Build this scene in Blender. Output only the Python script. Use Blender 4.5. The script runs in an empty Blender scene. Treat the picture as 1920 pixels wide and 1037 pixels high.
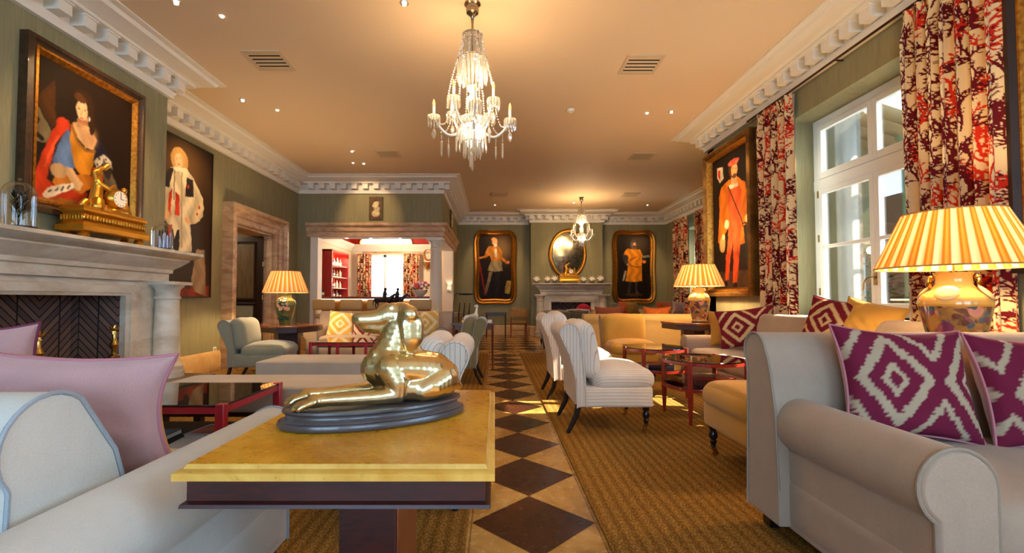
import bpy, bmesh, math, random
import numpy as np
from mathutils import Vector, Matrix, Euler
random.seed(7); np.random.seed(7)
PI = math.pi
S = bpy.context.scene
COL = S.collection
R = math.radians

# ---------------------------------------------------------------- camera
H = 1.10
cam_d = bpy.data.cameras.new('camera'); cam = bpy.data.objects.new('camera', cam_d); COL.objects.link(cam)
PITCH = R(1.8)
cam.location = (0, 0, H); cam.rotation_euler = (PI/2 + PITCH, 0, 0)
cam_d.sensor_width = 36; cam_d.lens = 36*853/1920
cam_d.shift_x = 32/1920; cam_d.shift_y = (43.5/853 - math.tan(PITCH))*853/1920
cam_d.clip_start = .05
S.camera = cam
CR = Euler((PI/2 + PITCH, 0, 0)).to_matrix()
def ray(px, py):
    return CR @ Vector(((px-960)/853 + cam_d.shift_x*1920/853, (518.5-py)/853 + cam_d.shift_y*1920/853, -1))
def onY(px, py, Y):                     # point of the plane y=Y seen at a pixel -> (x, z)
    d = ray(px, py); t = Y/d.y; return (d.x*t, H + d.z*t)
def onX(px, py, X):                     # point of the plane x=X -> (y, z)
    d = ray(px, py); t = X/d.x; return (d.y*t, H + d.z*t)

# ---------------------------------------------------------------- world, sun, exposure
S.view_settings.view_transform = 'Standard'; S.view_settings.look = 'None'
S.view_settings.gamma = 1.0; S.view_settings.use_curve_mapping = False
S.view_settings.exposure = 0.25
w = bpy.data.worlds.new('world'); S.world = w; w.use_nodes = True
bg = w.node_tree.nodes['Background']; bg.inputs[0].default_value = (.55, .78, 1, 1); bg.inputs[1].default_value = 6.0
def light(name, kind, loc, energy, color, parent=None, size=.05, rot=None, **k):
    d = bpy.data.lights.new(name, kind); d.energy = energy; d.color = color
    if kind == 'POINT' or kind == 'SPOT': d.shadow_soft_size = size
    if kind == 'SPOT': d.spot_size = R(k.get('angle', 70)); d.spot_blend = .6
    if kind == 'AREA': d.shape = 'RECTANGLE'; d.size = k['sx']; d.size_y = k['sy']
    o = bpy.data.objects.new(name, d); COL.objects.link(o); o.location = loc
    if rot: o.rotation_euler = rot
    if parent: o.parent = parent
    return o
sun = light('sun', 'SUN', (8, -2, 8), 36, (1, .86, .62)); sun.data.angle = R(.6)
sun.rotation_euler = Vector((-.72, .10, -.60)).to_track_quat('-Z', 'Y').to_euler()
# daylight entering through the tall windows beside and behind the camera
DAY = (.42, .70, 1)
light('daylight_side', 'AREA', (4.25, -1.0, 2.3), 120, DAY, rot=(0, R(90), 0), sx=2.4, sy=2.6)
light('daylight_back', 'AREA', (-1.6, -4.3, 2.2), 120, DAY, rot=(R(90), 0, 0), sx=2.6, sy=2.4)
light('daylight_back', 'AREA', (1.7, -4.3, 2.2), 70, DAY, rot=(R(90), 0, 0), sx=2.2, sy=2.4)
WARM = (1, .60, .27)

# ---------------------------------------------------------------- materials
def lin(c):
    if len(c) == 4: c = c[:3]
    return tuple(((x/255)/12.92 if x/255 <= .04045 else ((x/255+.055)/1.055)**2.4) for x in c)
def lin4(c): return (*lin(c), 1)
def newmat(name):
    m = bpy.data.materials.new(name); m.use_nodes = True
    nt = m.node_tree; p = nt.nodes['Principled BSDF']; return m, nt, p
def N(nt, typ, **k):
    n = nt.nodes.new(typ)
    for a, b in k.items():
        if a == 'ins':
            for i, v in b.items(): n.inputs[i].default_value = v
        else: setattr(n, a, b)
    return n
def coords(nt, scale=(1,1,1), world=False):
    if world:
        g = N(nt, 'ShaderNodeNewGeometry'); out = g.outputs['Position']
    else:
        g = N(nt, 'ShaderNodeTexCoord'); out = g.outputs['Object']
    mp = N(nt, 'ShaderNodeMapping'); mp.inputs['Scale'].default_value = scale
    nt.links.new(out, mp.inputs[0]); return mp.outputs[0]
def ramp(nt, fac, stops, interp='LINEAR'):
    r = N(nt, 'ShaderNodeValToRGB'); cr = r.color_ramp; cr.interpolation = interp
    while len(cr.elements) < len(stops): cr.elements.new(.5)
    for e, (p, c) in zip(cr.elements, stops): e.position = p; e.color = lin4(c)
    nt.links.new(fac, r.inputs[0]); return r.outputs[0]
def mixc(nt, fac, a, b, mode='MIX'):
    m = N(nt, 'ShaderNodeMix', data_type='RGBA', blend_type=mode)
    for sock, v in ((m.inputs[0], fac), (m.inputs[6], a), (m.inputs[7], b)):
        if hasattr(v, 'links'): nt.links.new(v, sock)
        elif isinstance(v, (int, float)): sock.default_value = v
        else: sock.default_value = lin4(v)
    return m.outputs[2]
def M_(nt, op, a, b=None, c=None):
    m = N(nt, 'ShaderNodeMath', operation=op)
    for i, v in enumerate((a, b, c)):
        if v is None: continue
        if hasattr(v, 'links'): nt.links.new(v, m.inputs[i])
        else: m.inputs[i].default_value = v
    return m.outputs[0]
def noise(nt, vec, scale, detail=4, rough=.6, dist=0):
    n = N(nt, 'ShaderNodeTexNoise'); n.inputs['Scale'].default_value = scale; n.inputs['Detail'].default_value = detail
    n.inputs['Roughness'].default_value = rough; n.inputs['Distortion'].default_value = dist
    nt.links.new(vec, n.inputs['Vector']); return n.outputs[0]
def bump(nt, p, h, strength=.3, dist=.01):
    b = N(nt, 'ShaderNodeBump'); b.inputs['Strength'].default_value = strength; b.inputs['Distance'].default_value = dist
    nt.links.new(h, b.inputs['Height']); nt.links.new(b.outputs[0], p.inputs['Normal'])
MATS = {}
def plain(name, c, rough=.6, metal=0, var=.0, vs=8, sc=(1,1,1), bmp=0, bd=.003, c2=None, sheen=0, spec=None, coat=0, emit=None):
    if name in MATS: return MATS[name]
    m, nt, p = newmat(name); MATS[name] = m
    p.inputs['Roughness'].default_value = rough; p.inputs['Metallic'].default_value = metal
    p.inputs['Base Color'].default_value = lin4(c)
    if spec is not None: p.inputs['Specular IOR Level'].default_value = spec
    if coat: p.inputs['Coat Weight'].default_value = coat
    if sheen: p.inputs['Sheen Weight'].default_value = sheen
    if emit: p.inputs['Emission Color'].default_value = (*emit[:3], 1); p.inputs['Emission Strength'].default_value = emit[3]
    if var or c2 or bmp:
        n = noise(nt, coords(nt, sc), vs, 6)
        if var or c2:
            d = c2 if c2 else tuple(x*(1-var) for x in c)
            nt.links.new(ramp(nt, n, [(.35, d), (.65, c)]), p.inputs['Base Color'])
        if bmp: bump(nt, p, n, bmp, bd)
    return m
def fabric(name, c, stripe=None, sp=.03, sheen=.15, weave=700, axis=0, c2=None, a2=None):
    m, nt, p = newmat(name); p.inputs['Roughness'].default_value = .9; p.inputs['Specular IOR Level'].default_value = .15
    p.inputs['Sheen Weight'].default_value = sheen
    v = coords(nt)
    n = noise(nt, v, 3, 3); col = ramp(nt, n, [(.3, tuple(x*.93 for x in c)), (.7, c)])
    if stripe:
        sx = N(nt, 'ShaderNodeSeparateXYZ'); nt.links.new(v, sx.inputs[0])
        q_ = M_(nt, 'ADD', sx.outputs[axis], sx.outputs[a2] if a2 is not None else 0.0)
        fr = M_(nt, 'FRACT', M_(nt, 'DIVIDE', q_, sp))
        msk = M_(nt, 'LESS_THAN', fr, .14)
        col = mixc(nt, msk, col, stripe)
    fine = noise(nt, v, weave, 1, .5)
    col = mixc(nt, .16, col, ramp(nt, fine, [(.3, (60,55,50)), (.7, (250,245,235))]), 'OVERLAY')
    nt.links.new(col, p.inputs['Base Color'])
    crease = noise(nt, v, 5, 4, .6, .6)
    hsum = M_(nt, 'ADD', M_(nt, 'MULTIPLY', crease, .9), M_(nt, 'MULTIPLY', fine, .06))
    bump(nt, p, hsum, .35, .012)
    return m
def stone(name, c, c2, pits=(90,70,50), vs=3, rough=.5, world=False, band=(1,1,1)):
    m, nt, p = newmat(name); p.inputs['Roughness'].default_value = rough
    v = coords(nt, band, world)
    n = noise(nt, v, vs, 8, .65, .8); col = ramp(nt, n, [(.3, c2), (.62, c)])
    pn = noise(nt, v, vs*9, 5, .75)
    pk = ramp(nt, pn, [(.30, (255,255,255)), (.38, (0,0,0))])
    col = mixc(nt, M_(nt, 'MULTIPLY', pk, .6), col, pits)
    nt.links.new(col, p.inputs['Base Color']); bump(nt, p, pn, .25, .004)
    return m
def vcmat(name, rough=.6, weave=0, spec=.3, metal=0, coat=0, trans=0):
    m, nt, p = newmat(name); p.inputs['Roughness'].default_value = rough; p.inputs['Specular IOR Level'].default_value = spec
    a = N(nt, 'ShaderNodeAttribute', attribute_name='Col'); nt.links.new(a.outputs['Color'], p.inputs['Base Color'])
    p.inputs['Metallic'].default_value = metal; p.inputs['Coat Weight'].default_value = coat
    if weave:
        n = noise(nt, coords(nt), weave, 2); bump(nt, p, n, .5, .003)
    return m
def glassy(name, tint=(1,1,1), reflect=.5, fac_min=.06, rough=0.0):
    m = bpy.data.materials.new(name); m.use_nodes = True; nt = m.node_tree; nt.nodes.clear()
    o = N(nt, 'ShaderNodeOutputMaterial'); t = N(nt, 'ShaderNodeBsdfTransparent'); g = N(nt, 'ShaderNodeBsdfGlossy')
    t.inputs[0].default_value = (*tint, 1); g.inputs['Roughness'].default_value = rough
    f = N(nt, 'ShaderNodeFresnel'); f.inputs[0].default_value = 1.5
    k = M_(nt, 'ADD', M_(nt, 'MULTIPLY', f.outputs[0], reflect), fac_min)
    mx = N(nt, 'ShaderNodeMixShader'); nt.links.new(k, mx.inputs[0]); nt.links.new(t.outputs[0], mx.inputs[1]); nt.links.new(g.outputs[0], mx.inputs[2])
    nt.links.new(mx.outputs[0], o.inputs[0]); return m
def wood(name, c, c2, rough=.35, sc=(3,3,25), vs=4, coat=.3):
    m, nt, p = newmat(name); p.inputs['Roughness'].default_value = rough; p.inputs['Coat Weight'].default_value = coat
    n = noise(nt, coords(nt, sc), vs, 6, .6, 1.2); nt.links.new(ramp(nt, n, [(.3, c2), (.7, c)]), p.inputs['Base Color'])
    return m

# ---------------------------------------------------------------- mesh builder
class MB:
    def __init__(s): s.v = []; s.f = []; s.c = None
    def add(s, vs, fs):
        o = len(s.v); s.v += [tuple(x) for x in vs]; s.f += [tuple(i+o for i in f) for f in fs]; return s
    def box(s, x0, x1, y0, y1, z0, z1):
        return s.add([(x0,y0,z0),(x1,y0,z0),(x1,y1,z0),(x0,y1,z0),(x0,y0,z1),(x1,y0,z1),(x1,y1,z1),(x0,y1,z1)],
                     [(0,3,2,1),(4,5,6,7),(0,1,5,4),(1,2,6,5),(2,3,7,6),(3,0,4,7)])
    def prism(s, pts, a0, a1, axis='y'):
        n = len(pts); f = {'x': lambda a, p: (a, p[0], p[1]), 'y': lambda a, p: (p[0], a, p[1]), 'z': lambda a, p: (p[0], p[1], a)}[axis]
        return s.add([f(a0, p) for p in pts] + [f(a1, p) for p in pts],
                     [tuple(range(n)), tuple(range(2*n-1, n-1, -1))] + [(i, (i+1) % n, n+(i+1) % n, n+i) for i in range(n)])
    def lathe(s, prof, n=28, c=(0,0,0), arc=2*PI, sq=None, flute=None):
        vs = []; m = len(prof)
        for k in range(n):
            a = arc*k/n
            for (r, z) in prof:
                rr = r*(1+(flute*abs(math.cos(a*n/4)) if flute else 0))
                vs.append((c[0]+rr*math.cos(a), c[1]+rr*math.sin(a), c[2]+z))
        fs = [(k*m+j, ((k+1) % n)*m+j, ((k+1) % n)*m+j+1, k*m+j+1) for k in range(n) for j in range(m-1)]
        fs.append(tuple(k*m for k in range(n-1, -1, -1))); fs.append(tuple(k*m+m-1 for k in range(n)))
        return s.add(vs, fs)
    def tube(s, pts, r, n=8, closed=False, flat=1.0):
        P = [Vector(p) for p in pts]; m = len(P); rs = r if isinstance(r, (list, tuple)) else [r]*m
        up = Vector((0,0,1)); vs = []; prev = None
        for i in range(m):
            a = P[(i-1) % m] if (i or closed) else P[0]; b = P[(i+1) % m] if (i < m-1 or closed) else P[-1]
            t = (b-a).normalized()
            if prev is None:
                q = up if abs(t.z) < .9 else Vector((1,0,0)); u = t.cross(q).normalized()
            else:
                u = prev - t*prev.dot(t); u = u.normalized() if u.length > 1e-6 else t.orthogonal().normalized()
            prev = u; w_ = t.cross(u)
            for k in range(n):
                an = 2*PI*k/n; vs.append(P[i] + (u*math.cos(an) + w_*math.sin(an)*flat)*rs[i])
        fs = [(i*n+k, i*n+(k+1) % n, ((i+1) % m)*n+(k+1) % n, ((i+1) % m)*n+k) for i in range(m if closed else m-1) for k in range(n)]
        if not closed: fs += [tuple(range(n-1, -1, -1)), tuple(range((m-1)*n, m*n))]
        return s.add(vs, fs)
    def ball(s, c, r, n=12, m=8):
        if not isinstance(r, (tuple, list)): r = (r, r, r)
        vs = [(c[0], c[1], c[2]-r[2])]
        for j in range(1, m):
            b = -PI/2 + PI*j/m
            for k in range(n): a = 2*PI*k/n; vs.append((c[0]+r[0]*math.cos(b)*math.cos(a), c[1]+r[1]*math.cos(b)*math.sin(a), c[2]+r[2]*math.sin(b)))
        vs.append((c[0], c[1], c[2]+r[2])); L = len(vs)-1
        fs = [(0, 1+(k+1) % n, 1+k) for k in range(n)]
        for j in range(m-2):
            fs += [(1+j*n+k, 1+j*n+(k+1) % n, 1+(j+1)*n+(k+1) % n, 1+(j+1)*n+k) for k in range(n)]
        fs += [(L, L-n+k, L-n+(k+1) % n) for k in range(n)]
        return s.add(vs, fs)
    def puff(s, c, size, r=.04, crown=(0,0,0), k=10, rot=None):
        """rounded, crowned box"""
        hx, hy, hz = [x/2 for x in size]; r = min(r, hx, hy, hz); V = {}; vs = []; fs = []
        def pt(u, v, w_):
            key = (round(u, 5), round(v, 5), round(w_, 5))
            if key in V: return V[key]
            p = Vector((u*hx, v*hy, w_*hz)); q = Vector((max(-hx+r, min(hx-r, p.x)), max(-hy+r, min(hy-r, p.y)), max(-hz+r, min(hz-r, p.z))))
            d = p-q
            if d.length > 1e-9: p = q + d.normalized()*r
            cx = (1-v*v)*(1-w_*w_); cy = (1-u*u)*(1-w_*w_); cz = (1-u*u)*(1-v*v)
            p.x += crown[0]*cx*(1 if u > 0 else -1)*abs(u); p.y += crown[1]*cy*(1 if v > 0 else -1)*abs(v); p.z += crown[2]*cz*(1 if w_ > 0 else -1)*abs(w_)
            if rot: p = rot @ p
            V[key] = len(vs); vs.append((p.x+c[0], p.y+c[1], p.z+c[2])); return V[key]
        T = []
        for i in range(k+1):
            t = -1+2*i/k; T.append(math.copysign(1-(1-abs(t))**1.6, t) if t else 0.0)
        for ax in range(3):
            for sg in (-1, 1):
                for i in range(k):
                    for j in range(k):
                        q = []
                        for (a, b) in ((i,j),(i+1,j),(i+1,j+1),(i,j+1)):
                            uv = [T[a], T[b]]; uv.insert(ax, sg); q.append(pt(*uv))
                        fs.append(tuple(q if (sg > 0) != (ax == 1) else q[::-1]))
        return s.add(vs, fs)
    def wrinkle(s, amp, f=1.0):
        s.v = [(x+amp*.3*math.sin(11*f*z+5*y), y+amp*.3*math.sin(9*f*x+4*z), z+amp*(math.sin(10*f*x+4*math.sin(5*f*y))*math.sin(8*f*y-3*x)+.4*math.sin(23*f*x+9*y+2*math.sin(9*y)))) for x, y, z in s.v]; return s
    def sweep(s, path, prof, fn, closed=False, left=False):
        """profile (offset, height) swept with mitred corners along a 2-D path"""
        m = len(path); k = len(prof); vs = []
        P = [Vector((p[0], p[1])) for p in path]
        def nrm(a, b):
            d = (b-a).normalized(); return Vector((-d.y, d.x)) if left else Vector((d.y, -d.x))
        for i in range(m):
            n1 = nrm(P[i-1], P[i]) if (i or closed) else None; n2 = nrm(P[i], P[(i+1) % m]) if (i < m-1 or closed) else None
            if n1 is None: mt = n2
            elif n2 is None: mt = n1
            else:
                mt = n1+n2; mt = mt/max(.2, mt.dot(n1))
            for (o, h) in prof: q = P[i]+mt*o; vs.append(fn(q.x, q.y, h))
        fs = [(i*k+j, i*k+j+1, ((i+1) % m)*k+j+1, ((i+1) % m)*k+j) for i in range(m if closed else m-1) for j in range(k-1)]
        fs += [(i*k+k-1, i*k, ((i+1) % m)*k, ((i+1) % m)*k+k-1) for i in range(m if closed else m-1)]
        if not closed: fs += [tuple(range(k)), tuple(range((m-1)*k, m*k))]
        return s.add(vs, fs)
    def xf(s, mat):
        s.v = [tuple(mat @ Vector(p)) for p in s.v]; return s
    def build(s, name, mat, parent=None, smooth=40, bevel=0, cols=None, sub=0):
        me = bpy.data.meshes.new(name); me.from_pydata(s.v, [], s.f)
        bm = bmesh.new(); bm.from_mesh(me); bmesh.ops.recalc_face_normals(bm, faces=bm.faces); bm.to_mesh(me); bm.free()
        if smooth:
            me.polygons.foreach_set('use_smooth', [True]*len(me.polygons)); me.set_sharp_from_angle(angle=R(smooth))
        if cols is not None:
            a = me.color_attributes.new('Col', 'FLOAT_COLOR', 'POINT'); a.data.foreach_set('color', np.c_[cols, np.ones(len(cols))].astype(np.float32).ravel())
        me.materials.append(mat)
        o = bpy.data.objects.new(name, me); COL.objects.link(o)
        if parent: o.parent = parent
        if bevel:
            b = o.modifiers.new('bevel', 'BEVEL'); b.width = bevel; b.segments = 2; b.limit_method = 'ANGLE'; b.harden_normals = False
        if sub: q = o.modifiers.new('sub', 'SUBSURF'); q.levels = q.render_levels = sub
        return o
def tag(o, label=None, cat=None, group=None, kind=None):
    if label: o['label'] = label
    if cat: o['category'] = cat
    if group: o['group'] = group
    if kind: o['kind'] = kind
    return o
def thing(name, label, cat, loc=(0,0,0), rz=0, group=None):
    o = bpy.data.objects.new(name, None); COL.objects.link(o); o.location = loc; o.rotation_euler = (0, 0, rz); o.empty_display_size = .1
    return tag(o, label, cat, group)
def struct(o): o['kind'] = 'structure'; return o
def dup(root, loc=None, rz=None, label=None, group=None, parent=None, scale=None):
    c = root.copy(); COL.objects.link(c)
    if parent is not None: c.parent = parent
    if loc is not None: c.location = loc
    if rz is not None: c.rotation_euler = (0, 0, rz)
    if scale: c.scale = scale
    if label: c['label'] = label
    if group: c['group'] = group
    for ch in list(root.children):
        dup(ch, parent=c)
    return c
def blob(parts, voxel, name, mat, parent=None, smooth_it=3, cuts=None):
    """one continuous surface grown round tapering chains of balls"""
    mb = MB()
    for ch in parts:
        for a, b in zip(ch[:-1], ch[1:]):
            pa, pb = Vector(a[:3]), Vector(b[:3]); L = (pb-pa).length; k = max(1, int(L/(min(a[3], b[3])*.35)))
            for i in range(k+1):
                t = i/k; p = pa.lerp(pb, t); r = a[3]*(1-t)+b[3]*t; fl = a[4] if len(a) > 4 else (1,1,1)
                mb.ball(p, (r*fl[0], r*fl[1], r*fl[2]), 10, 7)
        if len(ch) == 1: a = ch[0]; fl = a[4] if len(a) > 4 else (1,1,1); mb.ball(a[:3], (a[3]*fl[0], a[3]*fl[1], a[3]*fl[2]), 12, 8)
    o = mb.build(name, mat, parent, smooth=0)
    r = o.modifiers.new('remesh', 'REMESH'); r.mode = 'VOXEL'; r.voxel_size = voxel; r.use_smooth_shade = True
    if smooth_it: q = o.modifiers.new('smooth', 'SMOOTH'); q.factor = .5; q.iterations = smooth_it
    return o
# ---------------------------------------------------------------- cushions
def ikat(u, v, pal, per=(1.0, .85), off=(0,0), jag=.05):
    """zigzag-edged nested diamonds; u,v in [-1,1]"""
    a = (u+off[0])*per[0]; b = (v+off[1])*per[1]
    st = np.floor(b*26)/26; j = jag*(np.abs((b*13) % 1 - .5)*2)
    fa = np.abs(((a + 1) % 2) - 1); fb = np.abs(((st + 1) % 2) - 1)
    d = (fa + j) + fb*1.0
    idx = np.zeros(u.shape, int)
    idx[(d > .20) & (d < .36)] = 1; idx[(d > .66) & (d < .92)] = 1
    idx[(d > 1.34) & (d < 1.52)] = 1
    return np.array([lin(c) for c in pal])[idx]
def cushion(name, label, loc, size, rot, mat, pal=None, per=(1,.85), off=(0,0), back=None, pip=None, n=56, group=None, th=.075, ear=.10, parent_part=False):
    """scatter cushion standing on its lower edge; loc = centre; rot = euler"""
    t = thing(name, label, 'cushion', loc, 0, group); t.rotation_euler = rot
    W, Hh = size[0]/2, size[1]/2
    U = np.linspace(-1, 1, n); g = lambda x: x*(1-ear*.0)
    def surf(sgn, m, nm, cols=None):
        u, v = np.meshgrid(U, U, indexing='ij')
        bow = 1-ear*(1-v**2)*np.abs(u)**1.5; bow2 = 1-ear*(1-u**2)*np.abs(v)**1.5
        x = W*u*bow; z = Hh*v*bow2
        T_ = th*np.clip((1-u**2)*(1-v**2), 0, 1)**.42
        wr = (.007*np.sin(u*9+v*4)*np.sin(v*7-u*3)+.004*np.sin(14*u+3*np.sin(5*v)))*(1-u**2)*(1-v**2)
        y = -sgn*(T_+wr)
        mb = MB(); mb.v = list(zip(x.ravel().tolist(), y.ravel().tolist(), z.ravel().tolist()))
        mb.f = [(i*n+j, (i+1)*n+j, (i+1)*n+j+1, i*n+j+1) for i in range(n-1) for j in range(n-1)]
        c = None
        if cols is not None: c = ikat(u, v, cols, per, off).reshape(-1, 3)
        return mb.build(nm, m, t, cols=c, smooth=80)
    surf(1, mat if pal is None else VCF, 'cover', pal)
    surf(-1, back or mat, 'back_cover')
    pts = []
    for k in range(4):
        for i in range(14):
            s_ = -1+2*i/14; u, v = [(s_, -1), (1, s_), (-s_, 1), (-1, -s_)][k]
            pts.append((W*u*(1-ear*(1-v*v)*abs(u)**1.5), 0, Hh*v*(1-ear*(1-u*u)*abs(v)**1.5)))
    MB().tube(pts, .006, 6, closed=True).build('piping', pip or back or mat, t)
    return t
VCF = vcmat('woven_ikat', .9, 500, .1)
# ================================================================= THE ROOM
CEIL = 3.8
def wallpaper():
    m, nt, p = newmat('grasscloth'); p.inputs['Roughness'].default_value = .85
    v = coords(nt, (60, 60, 2.5), True); n = noise(nt, v, 2.0, 5, .65)
    v2 = coords(nt, (9, 9, .8), True); n2 = noise(nt, v2, 2.0, 3)
    c = mixc(nt, .5, ramp(nt, n, [(.3, (118,114,84)), (.7, (156,150,112))]), ramp(nt, n2, [(.3, (126,121,90)), (.7, (150,144,108))]))
    nt.links.new(c, p.inputs['Base Color']); bump(nt, p, n, .35, .003); return m
WALL = wallpaper()
PLASTER = plain('ceiling_paint', (226,202,168), .7, bmp=.05, vs=40)
WHITE = plain('cornice_plaster', (232,226,212), .55)
CREAM = plain('cream_wall', (232,218,186), .7)
RED = plain('red_lacquer', (165,35,25), .4)
TRAV = stone('travertine', (222,204,168), (188,158,112), vs=2.5, world=True, band=(1,1,2.5))
TRAVP = stone('rose_travertine', (206,176,140), (158,118,84), vs=3, world=True, band=(1,1,3))
MANT = stone('mantel_limestone', (214,206,188), (176,160,134), vs=2.2, world=True, band=(1,1,2), rough=.45)
# --- floor: dark diamonds inlaid in travertine
def floor_mat():
    m, nt, p = newmat('inlaid_floor'); p.inputs['Roughness'].default_value = .22
    v = coords(nt, world=True); sx = N(nt, 'ShaderNodeSeparateXYZ'); nt.links.new(v, sx.inputs[0]); X, Y = sx.outputs[0], sx.outputs[1]
    vv = M_(nt, 'SUBTRACT', M_(nt, 'FRACT', M_(nt, 'DIVIDE', M_(nt, 'SUBTRACT', Y, 2.28-.305), .61)), .5)
    ul = M_(nt, 'DIVIDE', M_(nt, 'SUBTRACT', X, .19), .61)
    uc = M_(nt, 'SUBTRACT', M_(nt, 'FRACT', M_(nt, 'ADD', ul, .5)), .5)
    dd = M_(nt, 'ADD', M_(nt, 'ABSOLUTE', uc), M_(nt, 'ABSOLUTE', vv))
    dia = M_(nt, 'LESS_THAN', dd, .497)
    lane = M_(nt, 'LESS_THAN', M_(nt, 'ABSOLUTE', ul), .5)
    cross = M_(nt, 'GREATER_THAN', Y, 9.75)
    dark = M_(nt, 'MULTIPLY', dia, M_(nt, 'MAXIMUM', lane, cross))
    gap = M_(nt, 'GREATER_THAN', M_(nt, 'ABSOLUTE', M_(nt, 'SUBTRACT', Y, 9.55)), .2); dark = M_(nt, 'MULTIPLY', dark, gap)
    n = noise(nt, v, 3.2, 9, .7, .7); pn = noise(nt, v, 26, 6, .75)
    li = ramp(nt, n, [(.28, (134,92,38)), (.5, (182,138,70)), (.72, (214,176,108))])
    da = ramp(nt, n, [(.3, (30,14,8)), (.55, (62,30,16)), (.75, (116,62,34))])
    speck = ramp(nt, pn, [(.3, (255,255,255)), (.4, (0,0,0))])
    li = mixc(nt, M_(nt, 'MULTIPLY', speck, .55), li, (110,74,36)); da = mixc(nt, M_(nt, 'MULTIPLY', speck, .4), da, (150,110,80))
    c = mixc(nt, dark, li, da)
    seam = M_(nt, 'LESS_THAN', M_(nt, 'ABSOLUTE', M_(nt, 'SUBTRACT', dd, .5)), .006)
    seam2 = M_(nt, 'LESS_THAN', M_(nt, 'ABSOLUTE', M_(nt, 'SUBTRACT', M_(nt, 'ABSOLUTE', ul), .5)), .006)
    c = mixc(nt, M_(nt, 'MULTIPLY', M_(nt, 'MAXIMUM', seam, seam2), .6), c, (60,38,20))
    nt.links.new(c, p.inputs['Base Color'])
    r = M_(nt, 'ADD', M_(nt, 'MULTIPLY', pn, .3), .1); nt.links.new(r, p.inputs['Roughness'])
    bump(nt, p, pn, .12, .003); return m
struct(MB().box(-6, 6, -4, 14.8, -.1, 0).build('floor', floor_mat()))
struct(MB().box(-5, 3.8, -4, 7.1, CEIL, CEIL+.1).box(-5, 5.8, 7.1, 14.8, CEIL, CEIL+.1).build('ceiling', PLASTER))
WP = [(-4.4,-3.5),(-4.4,2.85),(-3.83,2.85),(-3.83,5.25),(-4.4,5.25),(-4.4,10.1),(-1.18,10.1),(-1.18,14.3),(1.1,14.3),(1.1,13.9),(3.3,13.9),(3.3,14.3),(5.4,14.3),(5.4,7.2),(3.4,7.2),(3.4,-3.5)]
T = .4
def wallY(x, y0, y1, side, holes, z1=CEIL):      # wall in a plane x = const, thickness away from the room
    mb = MB(); xa, xb = (x-T, x) if side < 0 else (x, x+T); ys = y0
    for (a, b, zb, zt) in holes:
        if a > ys: mb.box(xa, xb, ys, a, 0, z1)
        if zb > 0: mb.box(xa, xb, a, b, 0, zb)
        mb.box(xa, xb, a, b, zt, z1); ys = b
    if y1 > ys: mb.box(xa, xb, ys, y1, 0, z1)
    return mb
DY0, DY1, DH = 7.62, 8.98, 2.38
ml = wallY(-4.4, -3.5, 2.85, -1, []); ml.box(-4.8, -3.83, 2.85, 3.42, 0, CEIL); ml.box(-4.8, -3.83, 4.66, 5.25, 0, CEIL)
ml.box(-4.8, -3.83, 3.42, 4.66, 1.16, CEIL); ml.box(-4.8, -4.3, 3.42, 4.66, 0, 1.16)
q = wallY(-4.4, 5.25, 14.3, -1, [(DY0, DY1, 0, DH)]); ml.add(q.v, q.f)
struct(ml.build('wall_left', WALL, smooth=0))
WIN = (3.54, 5.22, .93, 3.15)
q = wallY(3.4, -3.5, 7.2, 1, [(-2.4, .4, .9, 3.3), WIN])
struct(q.build('wall_right', WALL, smooth=0))
mb = MB().box(3.4, 5.8, 7.0, 7.2, 0, CEIL); q = wallY(5.4, 7.2, 14.7, 1, [(11.95, 13.0, .9, 3.1)]); mb.add(q.v, q.f)
struct(mb.build('wall_right_far', WALL, smooth=0))
mb = MB(); mb.box(-4.8, -3.1, -3.9, -3.5, 0, CEIL); mb.box(-.2, .5, -3.9, -3.5, 0, CEIL); mb.box(2.9, 3.8, -3.9, -3.5, 0, CEIL)
for a, b in ((-3.1, -.2), (.5, 2.9)): mb.box(a, b, -3.9, -3.5, 0, .9); mb.box(a, b, -3.9, -3.5, 3.3, CEIL)
struct(mb.build('wall_back', WALL, smooth=0))
mb = MB().box(-4.8, 1.1, 14.3, 14.7, 0, CEIL)
FX0, FX1, FH = 1.72, 2.92, 1.03            # far fire opening
mb.box(1.1, FX0, 13.9, 14.7, 0, CEIL); mb.box(FX1, 3.3, 13.9, 14.7, 0, CEIL); mb.box(FX0, FX1, 13.9, 14.7, FH, CEIL); mb.box(FX0, FX1, 14.5, 14.7, 0, FH)
mb.box(3.3, 5.8, 14.3, 14.7, 0, CEIL); struct(mb.build('wall_far', WALL, smooth=0))
# --- bar alcove: facade, corner column, beams
mb = MB(); mb.box(-4.4, -1.18, 10.1, 10.4, 2.78, CEIL); mb.box(-4.4, -4.12, 10.1, 10.4, 0, 2.78)
mb.box(-1.48, -1.18, 10.4, 14.3, 2.78, CEIL); mb.box(-1.48, -1.18, 13.3, 14.3, 0, 2.78)
struct(mb.build('wall_bar_facade', WALL, smooth=0))
mb = MB(); mb.box(-4.4, -1.48, 13.75, 13.9, 0, 2.62); struct(mb.build('wall_bar_back', CREAM, smooth=0))
mb = MB(); mb.box(-4.4, -1.48, 13.74, 13.9, 2.62, CEIL); mb.box(-4.39, -4.37, 10.4, 13.74, 2.62, CEIL); mb.box(-4.4, -1.48, 10.4, 13.74, 3.3, 3.4)
struct(mb.build('wall_bar_upper', RED, smooth=0))
struct(MB().box(-4.41, -4.36, 10.4, 13.75, 0, 2.62).build('wall_bar_left', CREAM, smooth=0))
beamp = [(0,2.50),(.05,2.50),(.05,2.60),(.08,2.62),(.08,2.70),(.13,2.74),(.13,2.80),(0,2.80)]
mb = MB().sweep([(-4.18,10.1),(-1.18,10.1),(-1.18,13.3)], beamp, lambda x,y,h:(x,y,h)); struct(mb.build('trim_1', TRAVP))
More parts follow.
